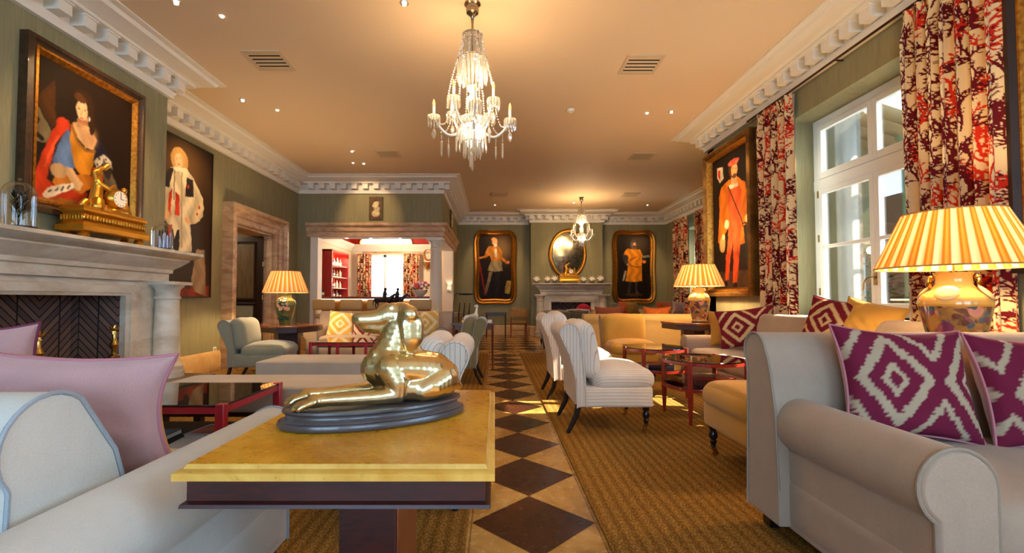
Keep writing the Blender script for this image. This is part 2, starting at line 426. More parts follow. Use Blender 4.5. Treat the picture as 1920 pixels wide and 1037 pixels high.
mb = MB().box(-4.12, -1.18, 10.1, 10.4, 2.49, 2.78); mb.box(-1.48, -1.18, 10.4, 13.3, 2.49, 2.78); mb.box(-4.12, -3.95, 10.12, 10.38, 0, 2.49)
mb.box(-1.46, -1.2, 13.0, 13.3, 0, 2.49); struct(mb.build('trim_2', WHITE, smooth=0, bevel=.005))
colp = [(.0,0),(.19,0),(.19,.08),(.17,.1),(.175,.14),(.15,.17),(.14,.2),(.14,1.0),(.125,2.22),(.135,2.24),(.135,2.27),(.125,2.28),(.13,2.34),(.17,2.40),(.17,2.42)]
mb = MB().lathe(colp, 36, (-1.33, 10.25, 0)); mb.box(-1.52, -1.14, 10.06, 10.44, 2.42, 2.49); mb.box(-1.52, -1.14, 10.06, 10.44, -.001, .05)
tag(mb.build('bar_column', plain('column_white', (226,218,200), .5)), 'white round column carrying the corner of the bar beams', 'column')
mb = MB().sweep([(-4.36,10.45),(-4.36,13.73),(-1.5,13.73)], [(0,2.56),(.03,2.56),(.05,2.62),(.12,2.68),(.16,2.76),(0,2.76)], lambda x,y,h:(x,y,h))
struct(mb.build('trim_3', WHITE))
struct(MB().box(-4.0, -1.9, 13.70, 13.74, 2.50, 2.58).build('trim_8', TRAVP))
# --- cornice with block dentils
cprof = [(0,3.46),(.045,3.46),(.045,3.50),(.06,3.52),(.06,3.54),(.03,3.545),(.03,3.66),(.20,3.66),(.20,3.69),(.25,3.70),(.29,3.73),(.35,3.745),(.37,3.78),(.43,3.785),(.43,3.802),(0,3.802)]
mb = MB().sweep(WP, cprof, lambda x,y,h:(x,y,h)); struct(mb.build('trim_4', WHITE))
mb = MB(); P = [Vector(p) for p in WP]
def turn(a, b, c): d1, d2 = b-a, c-b; return d1.x*d2.y-d1.y*d2.x
for i in range(len(P)-1):
    a, b = P[i], P[i+1]; d = (b-a); L = d.length; d.normalize(); n = Vector((d.y, -d.x))
    s0 = s1 = .0
    if i and turn(P[i-1], a, b) < 0: s0 = .22
    if i < len(P)-2 and turn(a, b, P[i+2]) < 0: s1 = .22
    if i and turn(P[i-1], a, b) > 0: s0 = -.12
    if i < len(P)-2 and turn(a, b, P[i+2]) > 0: s1 = -.12
    k = max(1, round((L-s0-s1)/.235)); st = (L-s0-s1)/k
    for j in range(k):
        c = s0+st*(j+.5); u0, u1 = c-.06, c+.06
        pts = [a+d*u0, a+d*u1, a+d*u1+n*.165, a+d*u0+n*.165]
        mb.prism([(p.x, p.y) for p in pts], 3.548, 3.647, 'z')
        pts = [a+d*(u0-.008), a+d*(u1+.008), a+d*(u1+.008)+n*.18, a+d*(u0-.008)+n*.18]
        mb.prism([(p.x, p.y) for p in pts], 3.645, 3.664, 'z')
struct(mb.build('trim_5', WHITE, smooth=0))
# --- baseboards
bprof = [(0,0),(.035,0),(.035,.24),(.025,.27),(.015,.29),(0,.30)]
for nm, seg in (('baseboard_left', [(-4.4,5.25),(-4.4,7.28)]), ('baseboard_left_far', [(-4.4,9.3),(-4.4,10.1),(-4.12,10.1)]), ('baseboard_far', [(-1.18,13.35),(-1.18,14.3),(1.1,14.3),(1.1,13.9),(1.25,13.9)]),
                ('baseboard_far_right', [(3.15,13.9),(3.3,13.9),(3.3,14.3),(5.4,14.3),(5.4,7.2),(3.4,7.2),(3.4,-3.5)])):
    struct(MB().sweep(seg, bprof, lambda x,y,h:(x,y,h)).build(nm, stone('baseboard_stone', (214,178,120), (186,140,84), world=True)))
# --- stone doorway on the left wall
aprof = [(0,-4.41),(0,-4.34),(.02,-4.32),(.10,-4.32),(.12,-4.28),(.22,-4.28),(.25,-4.22),(.31,-4.22),(.31,-4.41)]
mb = MB().sweep([(DY1,0),(DY1,DH),(DY0,DH),(DY0,0)], [(o, h) for o, h in aprof], lambda y,z,h:(h,y,z))
mb.box(-4.82, -4.40, DY0-.02, DY0+.03, 0, DH); mb.box(-4.82, -4.40, DY1-.03, DY1+.02, 0, DH); mb.box(-4.82, -4.40, DY0, DY1, DH-.03, DH+.02)
struct(mb.build('trim_6', TRAVP))
# room beyond the doorway
mb = MB(); mb.box(-7.5, -4.8, 6.6, 6.7, 0, 2.9); mb.box(-7.5, -4.8, 10.0, 10.1, 0, 2.9); mb.box(-7.6, -7.5, 6.6, 10.1, 0, 2.9); mb.box(-7.6, -4.8, 6.6, 10.1, 2.9, 3.0); mb.box(-7.6,-4.8,6.6,10.1,-.08,-.001)
struct(mb.build('wall_hallway', plain('hall_paint', (150,138,104), .8), smooth=0))
DW = wood('mahogany_door', (44,16,12), (26,9,8), .3, (8,8,1.2))
dr = thing('door_1', None, None, (-4.56, 8.93, 0)); dr['kind'] = 'structure'
mb = MB(); W_ = .95
mb.box(-W_, 0, -.02, .025, .01, 2.34)
for (z0, z1) in ((.18,.62),(.75,1.0),(1.12,2.2)):
    pts = [(-W_+.16, z0), (-.16, z0), (-.16, z1), (-W_+.16, z1)]
    mb.sweep(pts, [(0,-.02),(0,-.045),(.02,-.05),(.03,-.035),(.04,-.02)], lambda a,b,h:(a,h,b), closed=True)
mb.build('door_leaf', DW, dr)
mb = MB().box(-W_+.17, -.17, -.026, -.02, 1.13, 2.19); mb.build('upper_panel', wood('panel_veneer', (118,96,70), (84,66,46), .3, (6,6,.5)), dr)
MB().box(-W_+.17, -.17, -.026, -.02, .76, .99).build('lower_panel', plain('panel_glaze', (150,150,128), .25), dr)
for z in (.4, 1.1, 1.75):
    MB().lathe([(.001,0),(.012,0),(.012,.09),(.001,.09)], 10, (.012,-.03,z)).build('hinge', plain('hinge_brass', (200,170,110), .3, 1), dr)
# --- tall window on the right wall
FR = plain('window_paint', (226,228,226), .4)
PANE = glassy('window_pane', (.94,.97,1), .8, .03)
def window(nm, X, y0, y1, z0, z1, zt, dirn=1):
    """casement window in plane x = X, two leaves under a transom light"""
    wn = thing(nm, None, None, (X, 0, 0)); wn['kind'] = 'structure'
    mb = MB(); t = .05
    mb.box(-.03, t, y0, y0+.09, z0, z1); mb.box(-.03, t, y1-.09, y1, z0, z1); mb.box(-.028, t-.002, y0+.001, y1-.001, z1-.09, z1-.001); mb.box(-.028, t-.002, y0+.001, y1-.001, z0+.001, z0+.06); mb.box(-.035, t, y0, y1, zt-.06, zt+.06)
    mb.build('window_frame', FR, wn, bevel=.004)
    ym = (y0+y1)/2
    for (a, b) in ((y0+.09, ym), (ym, y1-.09)):
        for (c, d, bars) in ((z0+.06, zt-.06, [z0+.06+(zt-.12-z0)*.52]), (zt+.06, z1-.09, [])):
            s = MB(); e = .055
            s.box(-.05, .0, a, a+e, c, d); s.box(-.05, .0, b-e, b, c, d); s.box(-.048, -.002, a+.001, b-.001, c+.001, c+e+.02); s.box(-.048, -.002, a+.001, b-.001, d-e, d-.001)
            for z in bars: s.box(-.045, -.01, a+e, b-e, z-.018, z+.018)
            sh = s.build('sash', FR, wn, bevel=.004)
            MB().box(-.028, -.022, a+e-.01, b-e+.01, c+e, d-e+.01).build('window_glass', PANE, sh)
    return wn, ym
wn, ym = window('window_1', 3.72, 3.54, 5.22, .93, 3.15, 2.40)
hb = MB().lathe([(.001,0),(.018,0),(.018,.012),(.001,.012)], 12).xf(Matrix.Rotation(-PI/2, 4, 'Y'))
mb = MB(); mb.box(-.058, -.05, ym-.018, ym+.018, 1.24, 1.36); mb.tube([(-.06,ym,1.32),(-.09,ym,1.32),(-.095,ym+.05,1.31),(-.09,ym+.09,1.27),(-.09,ym+.10,1.20)], .008, 8)
mb.build('window_handle', plain('antique_brass', (150,120,70), .35, 1), wn)
for z in (1.15, 1.75, 2.25): MB().lathe([(.001,0),(.009,0),(.009,.08),(.001,.08)], 8, (-.055, 5.13, z)).build('hinge', plain('antique_brass',(0,0,0)), wn)
struct(MB().box(3.36, 3.72, 3.50, 5.26, .88, .93).build('trim_7', WHITE, bevel=.008))
window('window_2', 3.76, -2.4, .4, .9, 3.3, 2.5); window('window_3', 5.75, 11.95, 13.0, .9, 3.1, 2.3)
def windowY(nm, Y, x0, x1, z0, z1):
    wn = thing(nm, None, None, (0, Y, 0)); wn['kind'] = 'structure'; mb = MB(); xm = (x0+x1)/2
    for a, b in ((x0, x0+.1), (x1-.1, x1), (xm-.07, xm+.07)): mb.box(a, b, -.03, .04, z0, z1)
    for a in (z0, z1-.1, z0+(z1-z0)*.7): mb.box(x0, x1, -.03, .04, a, a+.09)
    mb.build('window_frame', FR, wn, bevel=.004); MB().box(x0+.05, x1-.05, -.004, .004, z0+.05, z1-.05).build('window_glass', PANE, wn)
windowY('window_4', -3.75, -3.1, -.2, .9, 3.3); windowY('window_5', -3.75, .5, 2.9, .9, 3.3)
# bar window: the pane itself glows in place of the daylight outside
mb = MB().box(-3.85, -3.78, 13.66, 13.74, .9, 2.45); mb.box(-2.78, -2.71, 13.66, 13.74, .9, 2.45); mb.box(-3.35, -3.27, 13.66, 13.74, .9, 2.45); mb.box(-3.85, -2.71, 13.66, 13.74, 2.38, 2.45); mb.box(-3.85, -2.71, 13.68, 13.74, 2.16, 2.2)
wb = thing('window_6', None, None); wb['kind'] = 'structure'; mb.build('window_frame', plain('bar_window_paint', (225,232,240), .5), wb)
MB().box(-3.80, -2.75, 13.72, 13.745, .9, 2.42).build('glowing_pane', plain('daylight_glow', (230,240,255), .5, emit=(.72,.86,1,3.2)), wb)
# --- outside the window
SW = stone('garden_wall_stone', (150,145,130), (118,112,98), vs=1.2, world=True)
tag(MB().box(4.6, 4.95, 6.1, 9.0, -.5, 4.6).build('stone_pier', SW), 'pale stone pier of the terrace outside the tall window', 'wall')
tag(MB().box(7.2, 7.5, 5.6, 12, -.5, 3.0).build('terrace_wall', plain('pink_stucco', (140,112,100), .9)), 'pink rendered terrace wall seen through the window', 'wall')
GR = plain('verdigris_paint', (110,142,120), .5)
mb = MB().lathe([(.001,0),(.17,0),(.17,.12),(.13,.15),(.13,3.0),(.15,3.02),(.15,3.06),(.13,3.08),(.13,3.2),(.19,3.3),(.001,3.3)], 24, (5.35, 5.75, -.1)); tag(mb.build('terrace_column', GR), 'green metal column on the terrace outside', 'column')
mb = MB()
for i in range(12):
    y = 6.1+i*.3; mb.tube([(5.15, y, 3.7), (6.0, y+.05, 3.45), (7.0, y+.1, 3.6)], .13, 10, flat=.5)
tag(mb.build('awning', plain('awning_canvas', (170,158,130), .9)), 'swagged cream canvas awning over the terrace', 'awning')
mb = MB(); rr = random.Random(3)
for i in range(1400):
    p = Vector((6.0+rr.random()*.6, 4.6+rr.random()*2.6, -.1+rr.random()*1.6)); a = rr.random()*6.28; s = .05+rr.random()*.05
    d = Vector((math.cos(a), math.sin(a), rr.uniform(-.5,.5)))*s; e = d.cross(Vector((0,.3,1))).normalized()*s*.5
    mb.add([p-d, p+e, p+d, p-e], [(0,1,2,3)])
tag(mb.build('hedge', plain('leaf_green', (86,136,60), .6, var=.4, vs=6), smooth=0), 'leafy green shrub behind the terrace column', 'shrub', kind=None)
struct(MB().box(3.8, 12, -4, 12, -.25, -.12).build('ground_terrace', plain('terrace_paving', (190,180,160), .8, var=.15)))
# --- carpets
def carpet_mat(nm, c, c2):
    m, nt, p = newmat(nm); p.inputs['Roughness'].default_value = .95; p.inputs['Specular IOR Level'].default_value = .1
    v = coords(nt); sx = N(nt, 'ShaderNodeSeparateXYZ'); nt.links.new(v, sx.inputs[0])
    f = M_(nt, 'ABSOLUTE', M_(nt, 'SUBTRACT', M_(nt, 'FRACT', M_(nt, 'DIVIDE', sx.outputs[0], .062)), .5))
    st = ramp(nt, f, [(.10, c2), (.34, c)])
    w_ = N(nt, 'ShaderNodeTexVoronoi'); w_.inputs['Scale'].default_value = 110; nt.links.new(coords(nt, (1,.7,1)), w_.inputs['Vector'])
    col = mixc(nt, .55, st, ramp(nt, w_.outputs['Distance'], [(.1, (235,205,140)), (.6, (60,42,18))]), 'OVERLAY')
    nt.links.new(col, p.inputs['Base Color']); bump(nt, p, w_.outputs['Distance'], .8, -.004); return m
CM = carpet_mat('ribbed_wool', (168,130,66), (146,108,50))
tag(MB().box(.51, 3.38, .2, 9.35, .0005, .014).build('carpet', CM), 'long ribbed golden wool carpet right of the stone path', 'carpet')
tag(MB().box(-3.25, -.13, .2, 9.35, .0005, .014).build('carpet', CM), 'long ribbed golden wool carpet left of the stone path', 'carpet')
# ================================================================= FIREPLACES
def herringbone():
    m, nt, p = newmat('herringbone_brick'); p.inputs['Roughness'].default_value = .8
    g = N(nt, 'ShaderNodeNewGeometry'); sx = N(nt, 'ShaderNodeSeparateXYZ'); nt.links.new(g.outputs['Position'], sx.inputs[0])
    u = M_(nt, 'ADD', sx.outputs[0], sx.outputs[1]); z = sx.outputs[2]
    # chevrons: |frac| folds the horizontal axis
    fu = M_(nt, 'ABSOLUTE', M_(nt, 'SUBTRACT', M_(nt, 'FRACT', M_(nt, 'DIVIDE', u, .80)), .5))
    k = M_(nt, 'ADD', M_(nt, 'DIVIDE', z, .078), M_(nt, 'MULTIPLY', fu, 10.3))
    fr = M_(nt, 'FRACT', k); mort = M_(nt, 'LESS_THAN', fr, .2)
    e = M_(nt, 'LESS_THAN', M_(nt, 'ABSOLUTE', M_(nt, 'SUBTRACT', fu, .25)), .010)
    e2 = M_(nt, 'LESS_THAN', M_(nt, 'ABSOLUTE', M_(nt, 'SUBTRACT', fu, 0)), .006)
    mort = M_(nt, 'MAXIMUM', mort, M_(nt, 'MULTIPLY', M_(nt, 'MAXIMUM', e, e2), 1))
    wn = N(nt, 'ShaderNodeTexWhiteNoise', noise_dimensions='1D'); nt.links.new(M_(nt, 'FLOOR', k), wn.inputs['W'])
    br = ramp(nt, wn.outputs[0], [(0, (112,80,68)), (.5, (140,106,88)), (1, (92,70,66))])
    n = noise(nt, g.outputs['Position'], 9, 6); br = mixc(nt, M_(nt, 'MULTIPLY', n, .5), br, (86,64,58))
    nt.links.new(mixc(nt, mort, br, (34,26,24)), p.inputs['Base Color'])
    bump(nt, p, mort, .6, -.008); return m
HB = herringbone()
BRASS = plain('polished_brass', (200,160,84), .22, 1)
GOLD = plain('gilt_bronze', (214,160,60), .3, 1, bmp=.5, vs=60, bd=.004)
def fireplace(label, loc, rz, L, mh, ow, oh, hearth, open_depth=.45):
    """faces -y; L = half length of shelf, ow = half opening, oh = opening height"""
    t = thing('fireplace', label, 'fireplace', loc, rz); f = lambda x, y, z: (x, y, z)
    xc = (ow + L)/2 + .04
    # shelf: mouldings swept round front and ends
    path = [(L-.30, 0), (L-.30, -.08), (-L+.30, -.08), (-L+.30, 0)]
    prof = [(0,mh-.34),(.02,mh-.34),(.02,mh-.25),(.045,mh-.24),(.05,mh-.20),(.10,mh-.16),(.14,mh-.12),(.16,mh-.10),(.16,mh-.085),(.22,mh-.06),(.26,mh-.03),(.26,mh),(0,mh)]
    path = [(-L+.30, 0), (-L+.30, -.08), (L-.30, -.08), (L-.30, 0)]
    mb = MB().sweep(path, prof, f); mb.box(-L+.30, L-.30, -.08, .0, mh-.34, mh); mb.build('mantel_shelf', MANT, t)
    mb = MB(); z1 = mh-.34; d = -.05
    mb.box(-L+.30, -ow-.14, d, 0, 0, z1); mb.box(ow+.14, L-.30, d, 0, 0, z1); mb.box(-ow-.14, ow+.14, d, 0, oh+.14, z1)
    mb.build('chimneypiece_back', MANT, t, smooth=0)
    for s in (-1, 1):
        mb = MB().lathe([(.001,0),(.17,0),(.17,.07),(.155,.08),(.16,.12),(.14,.15),(.128,.17),(.122,.6),(.112,z1-hearth-.2),(.125,z1-hearth-.19),(.125,z1-hearth-.165),(.112,z1-hearth-.16),(.118,z1-hearth-.09),(.155,z1-hearth-.05),(.16,z1-hearth-.03),(.001,z1-hearth-.03)], 32, (s*xc, -.16, hearth))
        mb.box(s*xc-.165, s*xc+.165, -.325, 0, z1-.035, z1); mb.build('column', MANT, t)
    mb = MB().sweep([(-ow,0),(-ow,oh),(ow,oh),(ow,0)], [(0,-.0),(0,-.06),(.03,-.075),(.03,-.09),(.10,-.09),(.11,-.075),(.14,-.075),(.14,0)], lambda a,b,h:(a,h,b), left=True)
    mb.build('surround', MANT, t)
    if hearth: MB().box(-L+.1, L-.1, -.55, 0, 0, hearth).build('hearth', plain('hearth_stone', (120,92,70), .35, var=.3, vs=5), t, bevel=.01)
    mb = MB(); D = open_depth
    mb.box(-ow-.02, ow+.02, D-.02, D, 0, oh+.05); mb.add([(-ow,0,0),(-ow+.06,D-.02,0),(-ow+.06,D-.02,oh),(-ow,0,oh)],[(0,1,2,3)]); mb.add([(ow,0,0),(ow-.06,D-.02,0),(ow-.06,D-.02,oh),(ow,0,oh)],[(3,2,1,0)])
    mb.box(-ow, ow, 0, D, -.001, max(.02, hearth)); mb.build('firebox', HB, t, smooth=0)
    return t
fireplace('large carved limestone fireplace on the left chimney breast', (-3.83, 4.05, 0), PI/2, 1.43, 1.64, .60, 1.14, .24, .46)
fireplace('far limestone fireplace beneath the oval mirror', (2.32, 13.9, 0), 0, 1.22, 1.6, .60, 1.02, 0, .58)
# brass andirons
def andiron(label, loc):
    t = thing('andiron', label, 'andiron', loc, 0, 'brass andirons')
    MB().lathe([(.001,.02),(.06,.02),(.06,.06),(.03,.08),(.03,.12),(.055,.15),(.03,.19),(.022,.22),(.05,.27),(.05,.31),(.022,.33),(.02,.38),(.04,.42),(.02,.46),(.015,.52),(.001,.53)], 18).build('post', BRASS, t)
    for s in (-1,1): MB().tube([(0,0,.1),(s*.06,0,.1),(s*.11,-.02,.07),(s*.14,-.04,.0)], [.016,.014,.012,.018], 8).build('foot', BRASS, t)
    mb = MB().tube([(0,0,.52),(0,.01,.57),(0,-.01,.61)], [.022,.018,.008], 8); mb.tube([(-.06,0,.60),(-.03,0,.57),(0,0,.56),(.03,0,.57),(.06,0,.60)], [.004,.014,.016,.014,.004], 8); mb.build('finial', BRASS, t)
    MB().box(-.012,.012,0,.3,.06,.09).build('fire_bar', plain('cast_iron',(35,32,30),.6), t)
    return t
a = andiron('brass andiron on the left of the big fireplace opening', (-3.72, 3.72, .242)); a.rotation_euler.z = PI/2
b = dup(a, (-3.72, 4.46, .242), label='brass andiron on the right of the big fireplace opening')
# ================================================================= PAINTINGS
VCP = vcmat('oil_paint', .5, 260, .12)
def inpoly(A, B, pts):
    r = np.zeros(A.shape, bool); n = len(pts)
    for i in range(n):
        x1, y1 = pts[i]; x2, y2 = pts[(i+1) % n]
        if y1 == y2: continue
        c = ((y1 > B) != (y2 > B)) & (A < (x2-x1)*(B-y1)/(y2-y1)+x1); r ^= c
    return r
def paint(A, B, bgc, strokes, size):
    """A,B plane coordinates of the canvas grid; strokes in the same coordinates"""
    br_ = 1+.10*np.sin(A*190/size+3*np.sin(B*37/size))*np.sin(B*150/size+2*np.sin(A*41/size))
    C = np.ones(A.shape+(3,))*np.array(lin(bgc))
    C *= (1+.25*np.sin(A*3.1/size+1)*np.sin(B*2.3/size))[..., None]
    wa = A + size*.0025*np.sin(B*60/size)+size*.002*np.sin(B*23/size+A*31/size); wb = B + size*.0025*np.sin(A*55/size+1)
    for st in strokes:
        k, c = st[0], np.array(lin(st[1]))
        if k == 'p': m = inpoly(wa, wb, st[2]).astype(float)
        elif k == 'e': m = (((wa-st[2][0])/st[3][0])**2+((wb-st[2][1])/st[3][1])**2 < 1).astype(float)
        elif k == 'g': m = np.exp(-(((wa-st[2][0])/st[3][0])**2+((wb-st[2][1])/st[3][1])**2)*1.6)
        elif k == 'l':
            m = np.zeros(A.shape, bool)
            for (x1,y1),(x2,y2) in zip(st[2][:-1], st[2][1:]):
                dx, dy = x2-x1, y2-y1; L2 = dx*dx+dy*dy+1e-9; t = np.clip(((wa-x1)*dx+(wb-y1)*dy)/L2, 0, 1)
                m |= (wa-x1-t*dx)**2+(wb-y1-t*dy)**2 < st[3]**2
            m = m.astype(float)
        f = st[4] if len(st) > 4 and st[0] != 'l' and st[0] != 'e' else (.22 if k == 'p' else 0)
        if k == 'p':
            cx = sum(p[0] for p in st[2])/len(st[2]); w_ = max(p[0] for p in st[2])-min(p[0] for p in st[2])+1e-6
            fold = 1+f*np.sin((A-cx)*26/size+np.sin(B*14/size)*1.5)+.04*np.sin(A*70/size+B*45/size)-.25*((A-cx)/w_*1.6)**2
        elif k == 'e': fold = 1.08-.3*(((A-st[2][0])/st[3][0])**2)
        else: fold = 1
        C = C*(1-m[..., None])+(c*np.clip(fold, .35, 1.5)[..., None] if not np.isscalar(fold) else c*fold)*m[..., None]
    C = C*br_[..., None]
    for _ in range(1):
        Cp = np.pad(C, ((1,1),(1,1),(0,0)), mode='edge'); C = (Cp[:-2,1:-1]+Cp[2:,1:-1]+Cp[1:-1,:-2]+Cp[1:-1,2:]+2*Cp[1:-1,1:-1])/6
    return C
def px_strokes(strokes, crop, scale, proj):
    """drawing coordinates -> coordinates in the picture's own plane"""
    out = []
    P = lambda x, y: proj(crop[0]+x/scale, crop[1]+y/scale)
    for st in strokes:
        k, c = st[0], st[1]
        if k == 'p' or k == 'l':
            pts = [P(x, y) for x, y in st[2]]
            if k == 'l': out.append((k, c, pts, st[3]))
            else: out.append((k, c, pts)+tuple(st[3:]))
        else:
            x, y, rx, ry = st[2]; o = P(x, y); a = P(x+rx, y); b = P(x, y+ry)
            out.append((k, c, o, (abs(a[0]-o[0])+1e-4, abs(b[1]-o[1])+1e-4)))
    return out
def canvas(parent, a0, a1, b0, b1, fn, bgc, strokes, size, step=.007, inside=None):
    na, nb = int((a1-a0)/step), int((b1-b0)/step)
    A, B = np.meshgrid(np.linspace(a0, a1, na), np.linspace(b0, b1, nb), indexing='ij')
    C = paint(A, B, bgc, strokes, size).reshape(-1, 3)
    mb = MB(); mb.v = [fn(x, y) for x, y in zip(A.ravel().tolist(), B.ravel().tolist())]
    mb.f = [(i*nb+j, (i+1)*nb+j, (i+1)*nb+j+1, i*nb+j+1) for i in range(na-1) for j in range(nb-1)]
    if inside is not None:
        ok = inside(A, B); mb.f = [f for f in mb.f if ok.ravel()[f[0]] and ok.ravel()[f[2]]]
    return mb.build('canvas', VCP, parent, cols=C, smooth=0)
DKF = wood('walnut_frame', (74,46,24), (38,22,12), .35, (2,6,2)); GILT = plain('gilded_wood', (196,140,52), .32, .85, bmp=.2, vs=30, bd=.002, c2=(140,90,30))
def rect_frame(parent, y0, y1, z0, z1, fn, w_, mat1, mat2=None, d=.06):
    path = [(y0,z0),(y0,z1),(y1,z1),(y1,z0)]
    f = lambda a, b, h: fn(a, b, h)
    MB().sweep(path, [(0,0),(0,d),(w_*.3,d*1.15),(w_*.55,d*.8),(w_*.62,d*.8),(w_*.62,0)], f, closed=True).build('frame', mat1, parent)
    MB().sweep(path, [(w_*.6,0),(w_*.6,d*.85),(w_*.75,d*.9),(w_,d*.45),(w_,0)], f, closed=True).build('inner_frame', mat2 or mat1, parent)
    mb = MB(); p = [fn(y0+.01,z0+.01,.001), fn(y1-.01,z0+.01,.001), fn(y1-.01,z1-.01,.001), fn(y0+.01,z1-.01,.001)]
    mb.add(p+[fn(y0+.01,z0+.01,.015), fn(y1-.01,z0+.01,.015), fn(y1-.01,z1-.01,.015), fn(y0+.01,z1-.01,.015)], [(0,1,2,3),(7,6,5,4),(0,4,5,1),(1,5,6,2),(2,6,7,3),(3,7,4,0)])
    mb.build('backing', plain('backing_board', (60,44,30), .8), parent, smooth=0)
SK, SK2 = (240,196,142), (232,186,130)
P1 = [('p',(74,42,18),[(170,150),(270,60),(275,330),(250,360),(165,200)]),
 ('p',(118,104,72),[(92,190),(170,230),(250,380),(215,445),(88,420)]),
 ('l',(30,24,14),[(100,280),(150,320),(160,300)],.02),('l',(30,24,14),[(100,380),(150,385),(190,420)],.02),
 ('p',(30,20,14),[(88,430),(215,450),(160,600),(88,700)]),
 ('p',(196,58,24),[(290,310),(350,305),(360,345),(330,380),(270,450),(245,560),(215,660),(245,690),(230,750),(190,800),(120,790),(100,700),(150,620),(180,530),(230,420),(260,360)]),
 ('p',(226,90,44),[(285,400),(300,400),(240,520),(215,600),(200,590),(240,480)]),
 ('e',(205,60,28),(320,335,42,40)),
 ('p',(184,54,22),[(240,700),(390,690),(470,760),(440,830),(300,820),(200,795)]),
 ('p',(96,124,164),[(345,360),(375,400),(375,470),(390,600),(330,640),(245,640),(255,540),(280,480),(300,430)]),
 ('p',(206,134,32),[(365,330),(400,420),(450,490),(510,500),(500,580),(480,650),(440,660),(390,600),(370,520),(360,440)],.35),
 ('p',(188,112,28),[(330,640),(480,640),(520,700),(430,760),(340,720),(250,690),(270,640)]),
 ('p',(34,30,46),[(490,380),(540,430),(600,540),(620,610),(520,600),(500,560),(520,480)]),
 ('p',(216,202,168),[(505,560),(560,515),(610,560),(615,605),(560,570),(520,600)]),
 ('e',(30,26,26),(540,545,6,8)),('e',(30,26,26),(575,550,6,8)),('e',(30,26,26),(525,580,6,8)),
 ('p',(200,66,26),[(500,600),(560,600),(560,680),(520,700),(490,660)]),
 ('p',(226,176,122),[(372,325),(420,318),(476,350),(522,430),(506,490),(455,476),(402,410)],.04),
 ('p',(206,152,100),[(412,290),(466,292),(470,350),(404,350)],.05),
 ('e',(186,126,80),(436,322,34,16)),('e',(170,112,70),(440,314,30,9)),('l',(206,158,104),[(455,400),(452,490)],.006),('g',(206,152,98),(490,420,34,60)),('e',(58,34,18),(440,180,58,52)),('e',(96,60,28),(420,170,30,24)),('e',(58,34,18),(485,235,22,62)),
 ('e',(58,34,18),(492,330,20,70)),('e',SK,(433,248,35,60)),('e',(90,56,28),(425,180,40,22)),('e',(120,60,40),(415,238,7,4)),('e',(90,50,36),(452,252,7,4)),('e',(200,70,50),(432,297,12,5)),('l',(200,140,96),[(432,250),(426,274)],.006),('e',(250,240,220),(476,305,5,14)),
 ('l',(150,100,40),[(370,340),(400,430),(450,495),(510,500)],.012),
 ('e',(188,150,100),(290,615,48,45)),('p',SK2,[(330,590),(370,600),(440,700),(420,740),(390,730),(340,640)],.06),
 ('p',(226,212,178),[(190,760),(240,710),(380,690),(390,720),(260,770),(210,790)],.05),
 ('l',(36,30,28),[(230,745),(245,735)],.008),('l',(36,30,28),[(270,735),(285,722)],.008),('l',(36,30,28),[(305,738),(320,716)],.008),('l',(36,30,28),[(345,722),(360,706)],.008),
 ('p',(104,90,66),[(560,540),(600,600),(640,700),(680,800),(690,860),(630,840),(580,740),(560,650)]),('e',(50,40,30),(590,620,22,50)),
 ('p',(150,100,32),[(240,775),(400,800),(400,850),(300,850)])]
fnL = lambda X: (lambda a, b, h=.012: (X+h, a, b))
def Pl(X): return lambda x, y: onX(x, y, X)
t = thing('painting', 'large framed oil portrait of a lady in a red cloak above the mantel clock', 'painting', (0,0,0))
rect_frame(t, 3.60, 4.83, 1.83, 3.28, fnL(-3.83), .13, DKF, GILT, .075)
canvas(t, 3.72, 4.71, 1.95, 3.16, fnL(-3.83+.02), (38,25,17), px_strokes(P1, (20,130), 3.242, Pl(-3.8)), 1.0)
P2 = [('g',(104,76,44),(140,230,130,170)),
 ('e',(200,156,88),(118,190,50,75)),
 ('p',(216,202,166),[(60,230),(160,240),(200,300),(255,420),(255,520),(215,560),(180,570),(190,730),(100,730),(80,600),(30,540),(20,370),(40,280)],.12),
 ('p',(196,176,132),[(35,420),(75,500),(60,560),(25,530)]),
 ('p',(40,34,34),[(60,230),(82,240),(55,350),(20,340),(25,290)]),('p',(42,36,36),[(160,290),(198,310),(200,408),(150,405)]),
 ('p',(202,56,26),[(92,370),(118,400),(115,520),(90,510)]),('p',(202,56,26),[(55,380),(75,352),(62,520),(48,470)]),('p',(196,56,34),[(50,570),(72,570),(72,640),(50,640)]),
 ('p',(36,28,24),[(103,600),(116,600),(116,700),(104,760),(84,730),(88,640)]),
 ('l',(120,100,70),[(88,250),(84,420)],.010),('l',(170,150,110),[(130,260),(128,700)],.012),
 ('e',(234,190,140),(113,192,25,44)),('e',(100,60,40),(103,180,4,3)),('e',(100,60,40),(123,182,4,3)),('e',(190,90,70),(112,215,8,4)),('l',(236,224,196),[(95,240),(150,250)],.03),
 ('p',(206,188,146),[(205,405),(250,420),(262,480),(235,550),(190,570),(175,520),(205,470)],.15),('e',(200,60,40),(232,470,6,12)),('e',(200,60,40),(220,508,5,9)),('e',(180,50,40),(167,345,6,12)),
 ('e',(226,176,120),(165,545,18,18)),('e',(226,176,120),(40,515,16,22)),
 ('p',(128,42,24),[(80,920),(290,930),(290,1010),(80,1010)],.1),('p',(150,124,94),[(215,715),(265,720),(272,990),(205,965),(185,900)],.3),('e',(30,22,20),(168,932,14,18))]
t = thing('painting', 'unframed full-length portrait of a figure in white robes beyond the fireplace', 'painting', (0,0,0))
a0, _ = onX(300, 400, -4.38); ya = 5.72; yb = 6.98; z0, z1 = 1.13, 3.35
